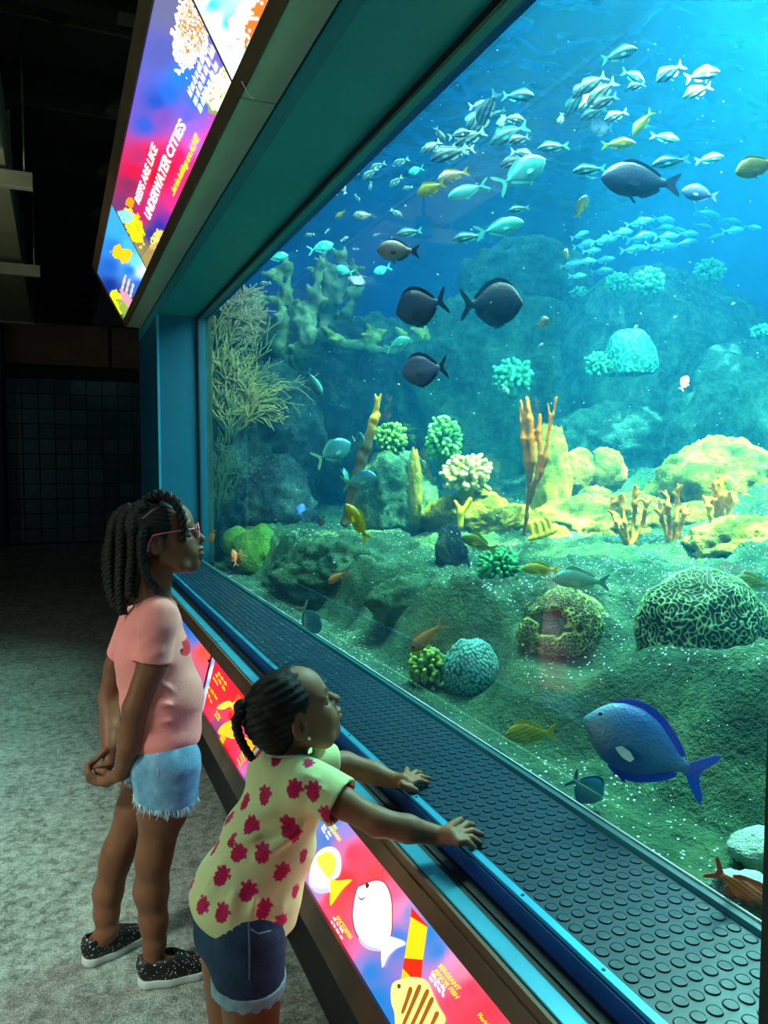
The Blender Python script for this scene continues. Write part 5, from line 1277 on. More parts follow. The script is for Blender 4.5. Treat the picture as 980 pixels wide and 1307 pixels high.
def face_colour(V, c, B, s):
    q = local(V, c, B, s); col = np.ones((len(V), 3))
    lip = np.exp(-(((q[:, 0]-.088)/.012)**2+(q[:, 1]/.019)**2+((q[:, 2]+.0555)/.0125)**2)**2)
    col = col*(1-lip[:, None])+np.array([1.05, .78, .75])*lip[:, None]
    for y in (-1, 1):
        br = np.exp(-(((q[:, 1]-y*.032)/.020)**2+((q[:, 2]-.0225-.004*np.cos((q[:, 1]-y*.03)*60))/.0045)**2)**2)*(q[:, 0] > .03)
        col = col*(1-.8*br[:, None])
        ear = np.exp(-(((q[:, 0]+.010)/.010)**2+((q[:, 1]-y*.072)/.012)**2+((q[:, 2]+.010)/.018)**2))
        col = col*(1-.25*ear[:, None])
    return col
def eyes(root, T, B, s):
    for y in (-1, 1):
        c = T(.0655, y*.030, .0015); A_ = Acc(); A_.ball((0, 0, 0), 1, 20, 14); V = np.array(A_.V)
        look_ = B[0]*.97+B[2]*.2; d = V@(look_/np.linalg.norm(look_))
        col = np.where((d > .965)[:, None], lin('#050404'), np.where((d > .88)[:, None], lin('#2a1509'), lin('#b8aea4')))
        me = pymesh('eye', V*s*.0128+c, A_.F, True); setcol(me, col); part('eye', me, m_eyew, root)
        # lids
        S = SDF(c-s*.018, c+s*.018, s*.0012); S.ell(c, s*.0142, 0)
        pl = lambda x, yy, z: np.minimum(-((x-c[0])*B[2][0]+(y_(yy)-c[1])*B[2][1]+(z-c[2])*B[2][2]-s*.0022), ((x-c[0])*B[2][0]+(y_(yy)-c[1])*B[2][1]+(z-c[2])*B[2][2]+s*.0058))
        y_ = lambda q: q
        S.a = np.maximum(S.a, _fld(S, pl)); me = S.mesh('eyelid'); setcol(me, np.ones((len(me.vertices), 3))*.85); part('eyelid', me, root_skin[root.name], root)
root_skin = {}
def _fld(S, fn):
    g = [(S.lo[k]+np.arange(S.n[k])*S.h).astype(np.float32) for k in range(3)]
    return fn(g[0][:, None, None], g[1][None, :, None], g[2][None, None, :]).astype(np.float32)
def plane(S, p, n, mode='keep'):
    """keep the side the normal points away from"""
    n = np.array(n)/np.linalg.norm(n)
    d = _fld(S, lambda x, y, z: (x-p[0])*n[0]+(y-p[1])*n[1]+(z-p[2])*n[2]); S.a = np.maximum(S.a, d)
def shell(S, th, opens):
    """hollow garment: open where the planes (p, n) cut"""
    inner = S.a+th
    for p, n in opens: plane(S, p, n)
    S.a = np.maximum(S.a, -inner)
def fold(S, a, b, A, sg):
    a = np.array(a); b = np.array(b); v = b-a; L = float(v@v)
    sl, x, y, z = S.sub(a, b, sg*3)
    t = ((x-a[0])*v[0]+(y-a[1])*v[1]+(z-a[2])*v[2])/L
    d2 = (x-a[0]-t*v[0])**2+(y-a[1]-t*v[1])**2+(z-a[2]-t*v[2])**2
    w = np.maximum(np.sin(np.pi*np.clip(t*.84+.08, 0, 1)), 0)**1.5*((t > -.1) & (t < 1.1))
    S.a[sl] -= (A*w*np.exp(-d2/sg**2)).astype(np.float32)
def fit_sleeve(S, S2, c, n_, th):
    """join a sleeve tube S2 to the trunk cloth S, mouth cut at plane (c, n_); returns the inner space of both"""
    n_ = n_/np.linalg.norm(n_); d = _fld(S, lambda x, y, zz: (x-c[0])*n_[0]+(y-c[1])*n_[1]+(zz-c[2])*n_[2])
    inn = np.maximum(S2.a+th, d-.005); S2.a = np.maximum(S2.a, d)
    return inn
def neck_rim(S, p, q, ra, rb, w=.0042, out=.0028):
    """band of cloth along the edge that a round opening (p-q, ra-rb) cuts into garment S"""
    p = np.array(p, float); v = np.array(q, float)-p; L = float(v@v)
    def fn(x, y, z):
        t = np.clip(((x-p[0])*v[0]+(y-p[1])*v[1]+(z-p[2])*v[2])/L, 0, 1)
        return np.sqrt((x-p[0]-t*v[0])**2+(y-p[1]-t*v[1])**2+(z-p[2]-t*v[2])**2)-(ra+(rb-ra)*t)
    D = _fld(S, fn); R_ = SDF(S.lo+3*S.h, S.lo+3*S.h+.02, S.h); R_.lo = S.lo; R_.n = S.n
    R_.a = np.maximum(np.maximum(np.abs(D-w*.5)-w, S.a-out), -(S.a+.008)); return R_
def smin(a, b, k):
    h = np.maximum(k-np.abs(a-b), 0)/k; return np.minimum(a, b)-h*h*k*.25
def rope(A_, pts, r, strands=3, period=.034, n=6, fuzz=0.0, seed=0):
    """plaited braid along a smooth curve"""
    pts = [np.array(p, float) for p in pts]; out = []
    ext = [2*pts[0]-pts[1]]+pts+[2*pts[-1]-pts[-2]]
    for i in range(1, len(ext)-2):
        a_, b_, c_, d_ = ext[i-1:i+3]
        for j in range(10):
            t = j/10; out.append(.5*(2*b_+(c_-a_)*t+(2*a_-5*b_+4*c_-d_)*t*t+(3*b_-a_-3*c_+d_)*t**3))
    out.append(pts[-1]); out = np.array(out)
    seg = np.r_[0, np.cumsum(np.linalg.norm(np.diff(out, axis=0), axis=1))]; L = seg[-1]
    m = max(8, int(L/.0045)); ss = np.linspace(0, L, m); C_ = np.stack([np.interp(ss, seg, out[:, k]) for k in range(3)], -1)
    T_ = np.gradient(C_, axis=0); T_ /= np.linalg.norm(T_, axis=1)[:, None]
    nx = np.cross(T_, Fv); nx /= np.linalg.norm(nx, axis=1)[:, None]; ny = np.cross(T_, nx)
    rr = r*(np.clip(1.15-.35*ss/L, .5, 1.2))
    for q in range(strands):
        ph = 2*math.pi*(ss/period+q/strands)
        off = .52*rr[:, None]*(np.cos(ph)[:, None]*nx+np.sin(ph)[:, None]*ny)
        A_.tube(list(C_+off), list(rr*.58*(1+.12*np.sin(ph*2))), n)
    return A_
def hairpuff(S): pass
def foot_axes(heel, toe):
    a = np.array(toe)-np.array(heel); L = np.linalg.norm(a[:2]); a = np.array([a[0], a[1], 0])/L; return a, np.cross(ZV, a), L
m_sole = simple('white_rubber_sole', '#c4ccc8', .6, 0, .06, 30)
a = N('black_glitter_canvas'); v = a.coords(); vo = a.vor(v, 260); nn = a.noise(v, 700, 1)
gm = a.math('MULTIPLY', a.math('GREATER_THAN', a.sep(vo.outputs['Color'])[0], .86), a.math('LESS_THAN', vo.outputs['Distance'], .42))
gc = a.mix(gm, srgb('#0e0f14'), srgb('#f4e8e0')); a.base(gc).set(.5); a.bump(vo.outputs['Distance'], .3, .002); m_glit = a.m
def shoe(root, heel, toe, W=.076):
    ax, bx, L = foot_axes(heel, toe); h0 = np.array([heel[0], heel[1], 0.0])
    T = lambda x, y, z: h0+ax*x*L+bx*y+ZV*z
    c = T(.5, 0, .04)
    S = SDF(np.minimum(T(-.05, -.06, 0), T(1.05, .06, .11))-.06, np.maximum(T(-.05, -.06, 0), T(1.05, .06, .11))+.06, .0026)
    S.cap(T(.17, 0, .042), T(.45, 0, .038), .033, .036, 0); S.cap(T(.45, 0, .038), T(.80, 0, .026), .036, .033, .02)
    S.cap(T(.16, 0, .066), T(.40, 0, .060), .029, .030, .02); S.cap(T(.40, 0, .060), T(.62, 0, .045), .030, .027, .02)
    S.cap(T(.03, 0, .085), T(.05, 0, .062), .004, .010, .012)
    plane(S, T(0, 0, .017), -ZV)
    S.cap(T(.22, 0, .094), T(.40, 0, .090), .030, .028, .006, mode='x')
    S.cap(T(.22, 0, .060), T(.40, 0, .058), .025, .025, .004, mode='x')
    sh = part('shoe', S.mesh('shoe', True, 1), m_glit, root)
    S = SDF(np.minimum(T(-.05, -.06, 0), T(1.05, .06, .03))-.06, np.maximum(T(-.05, -.06, 0), T(1.05, .06, .03))+.06, .0026)
    S.cap(T(.17, 0, .012), T(.45, 0, .012), .0345, .036, 0); S.cap(T(.45, 0, .012), T(.80, 0, .012), .036, .037, .02)
    S.a = np.maximum(S.a, _fld(S, lambda x, y, z: np.abs(z-.0125)-.0120+0*x+0*y))
    so = part('sole', S.mesh('sole', True), m_sole, sh); so.matrix_parent_inverse = sh.matrix_parent_inverse.copy() if False else Matrix.Identity(4)
    so.parent = sh; so.matrix_parent_inverse = Matrix.Translation(-Vector(root.location)).inverted() @ Matrix.Translation(-Vector(root.location))
    return sh
def child_of(ob, par):
    """keep world-space vertices when parenting under a part whose own transform is identity"""
    ob.parent = par; ob.matrix_parent_inverse = Matrix.Identity(4); return ob

# ------------------------------------------------------------------ older girl, pink shirt
def older():
    G = empty('person', tuple(PH(190, 1246, 2.2)*np.array([1, 1, 0])), 'taller girl in pink shirt, denim cutoffs and pink glasses standing hands clasped behind her back', 'person')
    root_skin[G.name] = m_skin_o
    B = face_axes(20); BH = face_axes(10, 9); s = 1.06
    f, l, z = B
    hc = PH(208, 685, 2.20)
    pts = dict(rs=PH(202, 800, 2.105), ru=PH(194, 848, 2.09), re=PH(173, 904, 2.08), rf=PH(166, 950, 2.09), rw=PH(155, 987, 2.13),
               ls=PH(172, 792, 2.31), lu=PH(148, 850, 2.34), le=PH(139, 890, 2.34), lf=PH(140, 930, 2.29), lw=PH(139, 957, 2.235))
    heelR, toeR, heelL, toeL = onz(175, 1258, 0), onz(269, 1240, 0), onz(105, 1234, 0), onz(185, 1196, 0)
    ankR = PH(197, 1203, 2.155); ankL = PH(137, 1188, 2.262)
    S = SDF((-.32, 1.80, -.01), (.46, 2.62, 1.48), .0038)
    T = head_sdf(S, hc, BH, s)
    # neck, trunk
    S.cap(T(-.020, 0, -.060), PH(196, 768, 2.20), .042, .045, .02)
    S.cap(PH(198, 778, 2.20)+l*.085, PH(202, 778, 2.20)-l*.085, .036, .036, .03)
    S.ell(PH(196, 835, 2.20), (.085, .108, .125), .03, B)
    S.ell(PH(204, 900, 2.20), (.090, .104, .11), .03, B)
    S.ell(PH(205, 975, 2.20), (.088, .108, .085), .03, B)
    # arms
    S.chain([(pts['rs'], .040), (pts['ru'], .0395), (pts['re'], .0345), (pts['rf'], .031), (pts['rw'], .0215)], .012)
    S.chain([(pts['ls'], .038), (pts['lu'], .034), (pts['le'], .031), (pts['lf'], .028), (pts['lw'], .021)], .012)
    # right hand: palm runs to the left and closes around the other hand's fingers
    d0 = 2.165
    S.cap(pts['rw'], PH(136, 996, d0), .020, .0185, .008); S.cap(PH(136, 996, d0), PH(126, 996, d0+.005), .0185, .0165, .006)
    for k, (dz, dd, L_) in enumerate(((-8, -.004, 1.0), (-3, .012, 1.06), (2, .024, 1.0), (6, .034, .85))):
        b = PH(123, 997+dz*.5, d0+dd*.6); m1 = PH(113, 992+dz*.6, d0+dd); m2 = PH(111.5, 982+dz*.6, d0+dd+.016); e = PH(118, 976+dz*.55, d0+dd+.030)
        S.chain([(b, .0088), (m1, .0080), (m2, .0074), (e, .0066)], .003)
    S.chain([(PH(143, 992, d0-.01), .0105), (PH(133, 985, d0-.012), .0090), (PH(124, 983, d0-.004), .0072)], .004)
    # left hand: hangs down, fingers lying in the right hand, thumb out to the left
    S.cap(pts['lw'], PH(139, 976, 2.205), .019, .0165, .008)
    for k, (du, dv, dd) in enumerate(((0, 0, -.012), (2, 4, .0), (3, 8, .012), (3, 11, .022))):
        b = PH(138+du*.5, 976+dv, 2.205+dd); m1 = PH(129+du, 977+dv*1.0, 2.20+dd); e = PH(120+du, 980+dv*.9, 2.20+dd)
        S.chain([(b, .0082), (m1, .0074), (e, .0064)], .003)
    S.chain([(PH(134, 958, 2.21), .0100), (PH(127, 965, 2.20), .0084), (PH(121, 972, 2.195), .0068)], .004)
    # legs
    S.chain([(PH(217, 985, 2.145), .080), (PH(208, 1030, 2.145), .070), (PH(199, 1080, 2.15), .049), (PH(196, 1096, 2.15), .0475), (PH(193, 1135, 2.16), .0475), (PH(196, 1175, 2.158), .038), (ankR, .033)], .02)
    S.chain([(PH(192, 985, 2.265), .078), (PH(176, 1035, 2.27), .063), (PH(152, 1084, 2.275), .046), (PH(147, 1100, 2.275), .044), (PH(138, 1138, 2.28), .0430), (PH(136, 1165, 2.27), .035), (ankL, .031)], .02)
    for ank, h, t in ((ankR, heelR, toeR), (ankL, heelL, toeL)):
        ax, bx, L = foot_axes(h, t); q = np.array([h[0], h[1], 0])
        S.chain([(ank, .031), (q+ax*.24*L+ZV*.052, .027), (q+ax*.62*L+ZV*.036, .024), (q+ax*.82*L+ZV*.030, .020)], .012)
        S.cap(q+ax*.17*L+ZV*.045, ank, .024, .028, .01)
    V, Q = S.vf(); V = laplace(V, Q, 1, .4)
    me = pymesh('body', V, Q, True); setcol(me, face_colour(V, hc, BH, s)); body = part('body', me, m_skin_o, G)
    eyes(G, T, BH, s)
    # shirt
    S = SDF((-.25, 1.86, .70), (.42, 2.58, 1.22), .0036)
    S.cap(PH(196, 779, 2.20)+l*.095, PH(202, 779, 2.20)-l*.095, .047, .047, 0)
    S.ell(PH(196, 795, 2.20), (.080, .125, .07), .03, B)
    S.ell(PH(195, 840, 2.20), (.108, .128, .125), .03, B)
    S.ell(PH(207, 890, 2.20), (.118, .124, .115), .04, B)
    S.ell(PH(209, 935, 2.20), (.106, .126, .09), .04, B)
    SR = SDF((-.25, 1.86, .70), (.42, 2.58, 1.22), .0036); SL = SDF((-.25, 1.86, .70), (.42, 2.58, 1.22), .0036)
    SR.cap(pts['rs'], PH(191, 856, 2.09), .047, .053, 0); SL.cap(pts['ls'], PH(152, 848, 2.34), .047, .048, 0)
    SR.cap(PH(198, 785, 2.15), pts['rs'], .045, .047, .02)
    for (a_, b_, A_, sg) in (((203, 872, 2.08), (246, 892, 2.09), .009, .011), ((198, 896, 2.07), (244, 906, 2.08), .010, .011), ((200, 922, 2.07), (246, 922, 2.08), .010, .012), ((208, 862, 2.08), (226, 800, 2.10), .006, .010), ((196, 935, 2.06), (230, 944, 2.07), .007, .009), ((172, 860, 2.22), (160, 800, 2.25), .007, .012), ((168, 900, 2.2), (156, 850, 2.24), .007, .012)):
        fold(S, PH(*a_), PH(*b_), A_*1.3, sg*1.1)
    for (a_, b_, A_, sg) in (((176, 830, 2.06), (204, 805, 2.06), .006, .008), ((174, 815, 2.06), (196, 785, 2.08), .006, .008), ((182, 842, 2.05), (210, 828, 2.06), .005, .008)):
        fold(SR, PH(*a_), PH(*b_), A_, sg*1.2)
    X = S.grid(); nz_ = (.0060*fbm(X*np.array([9, 9, 16])+3, 2)).astype(np.float32); S.a += nz_; SR.a += nz_*.6; del X
    hem_p = PH(205, 949, 2.20); hem_n = -ZV+.10*f+.02*l
    inner = S.a+.008
    iR = fit_sleeve(S, SR, PH(191, 844, 2.09), PH(186, 900, 2.085)-pts['rs'], .008); iL = fit_sleeve(S, SL, PH(158, 838, 2.34), PH(148, 850, 2.34)-pts['ls'], .008)
    inner = np.minimum(inner, np.minimum(iR, iL))
    plane(S, hem_p, hem_n)
    S.a = smin(S.a, SR.a, .012); S.a = smin(S.a, SL.a, .012)
    nk = PH(198, 757, 2.20)
    band = neck_rim(S, nk-.02*z, nk+.08*z, .057, .07)
    S.cap(nk-.02*z, nk+.08*z, .057, .07, .004, mode='x')
    S.a = np.maximum(S.a, -inner)
    V, Q = S.vf(); V = laplace(V, Q, 2, .5)
    me = pymesh('shirt', V, Q, True); col = np.ones((len(V), 3))*lin('#ff968e')
    q = topx(V); dep = (V-C0)@Fv
    nrm = np.zeros((len(me.vertices), 3)); 
    for (hu, hv) in ((246.5, 817), (244, 830)):
        front = np.argmin((q[:, 0]-hu)**2+(q[:, 1]-hv)**2+((dep-dep.min())*60)**2); c = V[front]
        dd = V-c; a1 = dd@Rv+.0; a2 = dd@ZV; a3 = np.abs(dd@DH)
        heart = (np.abs(a1/.0085)**1.6+np.abs((a2-.004*np.abs(a1)/.0085)/.0115)**1.8 < 1) & (a3 < .05)
        col[heart] = lin('#e81c34')
        stem = (np.abs(a1+.012-.3*a2) < .0024) & (np.abs(a2-.003) < .011) & (a3 < .05); col[stem] = lin('#141418')
        stem = (np.abs(a2+.004-.5*(a1+.016)) < .0024) & (np.abs(a1+.016) < .008) & (a3 < .05); col[stem] = lin('#141418')
    setcol(me, col)
    a = N('pink_cotton_jersey'); at = a.n('Attribute', attribute_name='print'); v = a.coords()
    a.base(a.mix(.25, at.outputs['Color'], a.ramp(a.noise(v, 500, 2), [(.3, (.7, .7, .7)), (.7, (1.15, 1.15, 1.15))]), 'MULTIPLY')).set(.85, spec=.2, sheen=.15); a.bump(a.noise(v, 60, 4), .25, .006)
    sh = part('shirt', me, a.m, G)
    # neckband, sleeve hem, hem stitching as seams on the shirt
    m_seam = simple('pink_seam', '#e07c78', .8)
    child_of(part('neckband', band.mesh('neckband', True, 1), m_seam, G), sh)
    # shorts
    S = SDF((-.2, 1.86, .48), (.42, 2.56, .82), .0036)
    S.ell(PH(206, 965, 2.20), (.100, .120, .10), 0, B)
    S.cap(PH(216, 975, 2.145), PH(210, 1040, 2.145), .090, .086, .03); S.cap(PH(194, 975, 2.265), PH(184, 1040, 2.27), .086, .080, .03)
    X = S.grid(); S.a += (.003*fbm(X*np.array([14, 14, 20])+8, 2)).astype(np.float32); del X
    inner = S.a+.006
    hp = PH(205, 1011, 2.16); hn = -ZV-.16*Rv+.10*DH; hn = hn/np.linalg.norm(hn)
    plane(S, hp, hn); plane(S, PH(206, 925, 2.2), ZV)
    S.a = np.maximum(S.a, -inner)
    a = N('light_blue_denim'); v = a.coords(); x_, y_, z_ = a.sep(v)
    wv_ = a.math('SINE', a.math('MULTIPLY', a.math('ADD', a.math('ADD', x_, y_), z_), 2600)); nz = a.noise(v, 18, 4, .7)
    c = a.ramp(nz, [(.3, srgb('#3f7396')), (.55, srgb('#5f98ba')), (.75, srgb('#96c0d4'))]); c = a.mix(a.math('MULTIPLY_ADD', wv_, .12, .12), c, srgb('#c8dce4'))
    a.base(c).set(.85, spec=.2); a.bump(a.noise(v, 240, 3), .4, .003)
    V, Q = S.vf(); V = laplace(V, Q, 1)
    so = part('shorts', pymesh('shorts', V, Q, True), a.m, G)
    # frayed hem: loose white threads along the cut edge
    near_ = V[np.abs((V-hp)@hn) < .004]; A_ = Acc(); rg = random.Random(5)
    for k in range(700):
        p = near_[rg.randrange(len(near_))]; d = np.array([rg.uniform(-.35, .35), rg.uniform(-.35, .35), -1]); L_ = rg.uniform(.008, .024)
        A_.tube([p+ZV*.003, p+d*L_*.5+ZV*.001, p+d*L_+np.array([rg.uniform(-.004, .004), rg.uniform(-.004, .004), 0])], [.0011, .0010, .0006], 4)
    o = child_of(part('frayed_hem', A_.mesh('frayed_hem'), simple('white_denim_thread', '#cfe4ee', .9), G), so); o['kind'] = 'stuff'
    for u_ in (201,):
        child_of(part('side_seam', tube_me('side_seam', [PH(201, 952, 2.085), PH(201, 972, 2.068), PH(202, 990, 2.052)], .0022, 5), simple('pale_denim_seam', '#9cc4d8', .8), G), so)
    shoe(G, heelR, toeR); shoe(G, heelL, toeL)
    # hair
    S = SDF(hc-.16, hc+.16, .0036)
    S.ell(T(-.010, 0, .028), s*np.array((.088, .0735, .0805)), 0, BH)
    S.ell(T(-.05, 0, .045), s*np.array((.052, .060, .058)), .02, BH)
    d = _fld(S, lambda x, y, zz: (x-hc[0])*(.86*BH[0][0]-.50*BH[2][0])+(y-hc[1])*(.86*BH[0][1]-.50*BH[2][1])+(zz-hc[2])*(.86*BH[0][2]-.50*BH[2][2])-s*.014)
    S.a = np.maximum(S.a, d)
    d = _fld(S, lambda x, y, zz: -((x-hc[0])*BH[2][0]+(y-hc[1])*BH[2][1]+(zz-hc[2])*BH[2][2])-s*.062)
    S.a = np.maximum(S.a, d)
    for y in (-1, 1): S.ell(T(-.012, y*.072, -.014), s*np.array((.021, .022, .032)), .004, BH, mode='x')
    X = S.grid(); S.a += (.0014*np.sin(X[..., 2]*500+X[..., 0]*120)).astype(np.float32)+(.003*fbm(X*40, 2)).astype(np.float32); del X
    hair = part('hair', S.mesh('hair', True), m_hair, G)
    for k, (path, r) in enumerate((
        ([(163, 651, 2.20), (148, 664, 2.19), (141, 700, 2.19), (141, 742, 2.19), (147, 772, 2.19)], .0185),
        ([(168, 648, 2.17), (157, 668, 2.15), (155, 710, 2.15), (153, 752, 2.15), (156, 783, 2.15)], .0180),
        ([(172, 652, 2.22), (163, 672, 2.23), (163, 712, 2.24), (162, 745, 2.25), (160, 770, 2.25)], .0180),
        ([(176, 654, 2.15), (170, 676, 2.13), (169, 708, 2.13), (166, 738, 2.13), (165, 762, 2.12)], .0165),
        ([(186, 672, 2.13), (181, 688, 2.115), (181, 712, 2.115), (186, 734, 2.12), (203, 756, 2.13)], .0140),
        ([(186, 640, 2.18), (201, 632, 2.16), (219, 637, 2.15), (231, 655, 2.145), (235, 676, 2.145), (232, 690, 2.145)], .0145),
        ([(190, 638, 2.21), (206, 630, 2.21), (226, 640, 2.21), (238, 660, 2.215), (241, 676, 2.22)], .012),
        ([(150, 668, 2.22), (137, 700, 2.23), (136, 738, 2.23), (142, 766, 2.23)], .0150))):
        A_ = Acc(); rope(A_, [PH(*p) for p in path], r, 3 if k < 5 else 2, .040)
        child_of(part('braid', A_.mesh('braid'), m_hair, G), hair)
    A_ = Acc(); A_.ball(PH(171, 655, 2.17), (.030, .03, .026), 14, 10); A_.ball(PH(181, 650, 2.14), (.027, .027, .022), 14, 10); 
    for i_, pc in enumerate(((170, 655, 2.17, .03), (181, 650, 2.15, .026))):
        A_ = Acc(); A_.ball(PH(*pc[:3]), (pc[3], pc[3], pc[3]*.85), 18, 12); child_of(part('hair_knot', A_.mesh('hair_knot'), m_hair, G), hair)
    sc_pts = [T(-.058, -.060, .052), T(-.030, -.064, .062), T(-.010, -.060, .075), T(.012, -.052, .083)]
    o = child_of(part('hair_parting', tube_me('hair_parting', [p for p in sc_pts], [.0012, .0034, .0034, .0012], 6), simple('scalp_skin', '#a8745c', .5), G), hair)
    # glasses
    m_pink = simple('pink_plastic_frame', '#d85a78', .3, 0, .05); A_ = Acc()
    A_ = Acc()
    for y in (-1, 1):
        rim = [T(.096-.10*abs(abs(y*.031+.024*math.cos(t))-.02), y*.031+.024*math.cos(t), .002+.0175*math.sin(t)) for t in np.linspace(0, 2*math.pi, 25)]
        A_.tube(rim, .0022, 6)
    A_.tube([T(.0965, -.008, .006), T(.099, 0, .008), T(.0965, .008, .006)], .002, 6)
    gl_ = part('glasses', A_.mesh('glasses'), m_pink, G)
    a = N('spectacle_lens'); tr = a.n('BsdfTransparent'); gs = a.n('BsdfGlossy'); gs.inputs['Roughness'].default_value = .03; mx = a.n('MixShader', i_0=.07)
    a.l(tr.outputs[0], mx.inputs[1]); a.l(gs.outputs[0], mx.inputs[2]); a.l(mx.outputs[0], a.out.inputs[0])
    for y in (-1, 1):
        tem = [T(.089, y*.056, .012), T(.05, y*.070, .013), T(.0, y*.0745, .014), T(-.016, y*.076, .012), T(-.030, y*.0755, -.006), T(-.036, y*.0735, -.026)]
        child_of(part('temple_arm', tube_me('temple_arm', tem, [.0024, .0024, .0024, .0026, .0036, .0044], 6), m_pink, G), gl_)
        A_ = Acc(); ring_ = [T(.096-.10*abs(abs(y*.031+.024*math.cos(t))-.02), y*.031+.024*math.cos(t), .002+.0175*math.sin(t)) for t in np.linspace(0, 2*math.pi, 24, endpoint=False)]
        A_.add(ring_+[p+BH[0]*.0008 for p in ring_], [tuple(range(24)), tuple(range(47, 23, -1))])
        child_of(part('lens', A_.mesh('lens', False), a.m, G), gl_)
    return G
OLD = older()

# ------------------------------------------------------------------ younger girl, raspberry print shirt
def younger():
    G = empty('person', tuple(PH(300, 1290, 1.5)*np.array([1, 1, 0])), 'smaller girl in raspberry print shirt and dark denim shorts leaning both hands on the ledge', 'person')
    root_skin[G.name] = m_skin_y
    B = face_axes(23); f, l, z = B; BH = face_axes(25, 22); s = .90
    tilt = .42; bz = z+tilt*f; bz /= np.linalg.norm(bz); bf = np.cross(l, bz); BT = np.array([bf, l, bz])
    hc = PH(374, 908, 1.52)
    rs, re, rw = PH(398, 1000, 1.445), PH(481, 1049, 1.385), PH(561, 1067, 1.396)
    ls, le, lw = PH(374, 972, 1.61), PH(440, 976, 1.665), PH(504, 997, 1.640)
    S = SDF((.0, 1.02, -.01), (.80, 1.74, 1.20), .0031)
    T = head_sdf(S, hc, BH, s)
    S.cap(T(-.022, 0, -.058), PH(362, 972, 1.52), .034, .040, .02)
    S.cap(PH(368, 985, 1.52)+l*.075, PH(374, 985, 1.52)-l*.075, .032, .032, .03)
    S.ell(PH(362, 1020, 1.52), (.066, .090, .080), .03, BT); S.ell(PH(338, 1080, 1.51), (.072, .088, .080), .03, BT); S.ell(PH(310, 1165, 1.49), (.078, .094, .080), .03, B)
    S.chain([(rs, .033), (PH(440, 1026, 1.41), .0275), (re, .0255), (PH(520, 1058, 1.385), .0245), (rw, .0175)], .010)
    S.chain([(ls, .033), (PH(412, 974, 1.64), .030), (le, .0275), (PH(475, 986, 1.655), .024), (lw, .0175)], .010)
    ZM = ZL+.004
    def hand(w, palm, roots, tips, thumb, fr=.0066):
        pc = onz(*palm, ZM+.017); S.cap(w, pc, .0165, .0150, .006)
        for (ru, rv), (tu, tv) in zip(roots, tips):
            a_ = onz(ru, rv, ZM+.0165); c_ = onz(tu, tv, ZM+.0060); b_ = a_+(c_-a_)*.48+ZV*.0055
            S.cap(pc, a_, .0125, .0085, .005); S.chain([(a_, fr*1.15), (b_, fr*1.05), (c_, fr*.88)], .0025)
        (u0, v0), (u1, v1), (u2, v2) = thumb
        S.chain([(onz(u0, v0, ZM+.017), .0095), (onz(u1, v1, ZM+.012), .0080), (onz(u2, v2, ZM+.0065), .0066)], .004)
    hand(rw, (576, 1067), [(588, 1058), (591, 1064), (590, 1070), (585, 1075)], [(603.5, 1053), (614.5, 1065), (613, 1076.5), (603, 1080.5)], [(570, 1060), (579, 1052), (588, 1046)])
    hand(lw, (515, 996.5), [(524, 1000), (526, 995.5), (524, 991.5), (519, 988.5)], [(545, 999), (547, 993.5), (537, 986.5), (519, 983)], [(512, 1002), (522, 1006), (531, 1009)])
    # legs reach the floor below the frame
    hr, hl = PH(318, 1195, 1.425), PH(296, 1195, 1.555)
    for hp, off in ((hr, 0.0), (hl, -.01)):
        kn = np.array([hp[0]+off+.004, hp[1]-.004, .30]); an = np.array([hp[0]+off-.012, hp[1], .062])
        S.chain([(hp, .068), (kn, .042), (kn-ZV*.09+np.array([-.006, 0, 0]), .041), (an, .027), (an+f*.03-ZV*.03, .024), (an+f*.105-ZV*.042, .018)], .015)
        S.cap(an-ZV*.035-f*.012, an, .023, .024, .008)
    V, Q = S.vf(); V = laplace(V, Q, 1, .4)
    me = pymesh('body', V, Q, True); setcol(me, face_colour(V, hc, BH, s)); part('body', me, m_skin_y, G)
    eyes(G, T, BH, s)
    # nails
    m_nail = simple('finger_nail', '#c89c88', .3)
    # shirt
    S = SDF((-.02, 1.02, .50), (.62, 1.78, 1.06), .0031)
    S.cap(PH(364, 980, 1.52)+l*.080, PH(372, 982, 1.52)-l*.080, .042, .042, 0); S.ell(PH(352, 985, 1.53), (.050, .075, .050), .03, BT)
    S.ell(PH(364, 1015, 1.52), (.076, .100, .080), .03, BT)
    S.ell(PH(342, 1072, 1.51), (.094, .108, .080), .04, BT)
    S.ell(PH(322, 1122, 1.50), (.104, .118, .072), .04, BT)
    S.ell(PH(309, 1158, 1.49), (.106, .124, .060), .04, BT)
    SR = SDF((-.02, 1.02, .50), (.62, 1.78, 1.06), .0031); SL = SDF((-.02, 1.02, .50), (.62, 1.78, 1.06), .0031)
    SR.cap(PH(390, 994, 1.46), PH(446, 1031, 1.41), .042, .049, 0); SL.cap(ls, PH(430, 975, 1.65), .040, .043, 0)
    for (a_, b_, A_, sg) in (((420, 1058, 1.40), (372, 1160, 1.395), .013, .012), ((408, 1046, 1.425), (318, 1102, 1.395), .011, .011), ((402, 1062, 1.415), (345, 1135, 1.38), .011, .012), ((345, 1064, 1.40), (272, 1078, 1.44), .009, .010), ((352, 1036, 1.42), (300, 1046, 1.45), .008, .010), ((332, 1110, 1.375), (320, 1180, 1.37), .010, .012), ((285, 1095, 1.42), (262, 1160, 1.42), .009, .012), ((384, 1110, 1.41), (362, 1185, 1.39), .010, .012), ((300, 1125, 1.38), (292, 1185, 1.385), .007, .010)):
        fold(S, PH(*a_), PH(*b_), A_*1.45, sg*1.1)
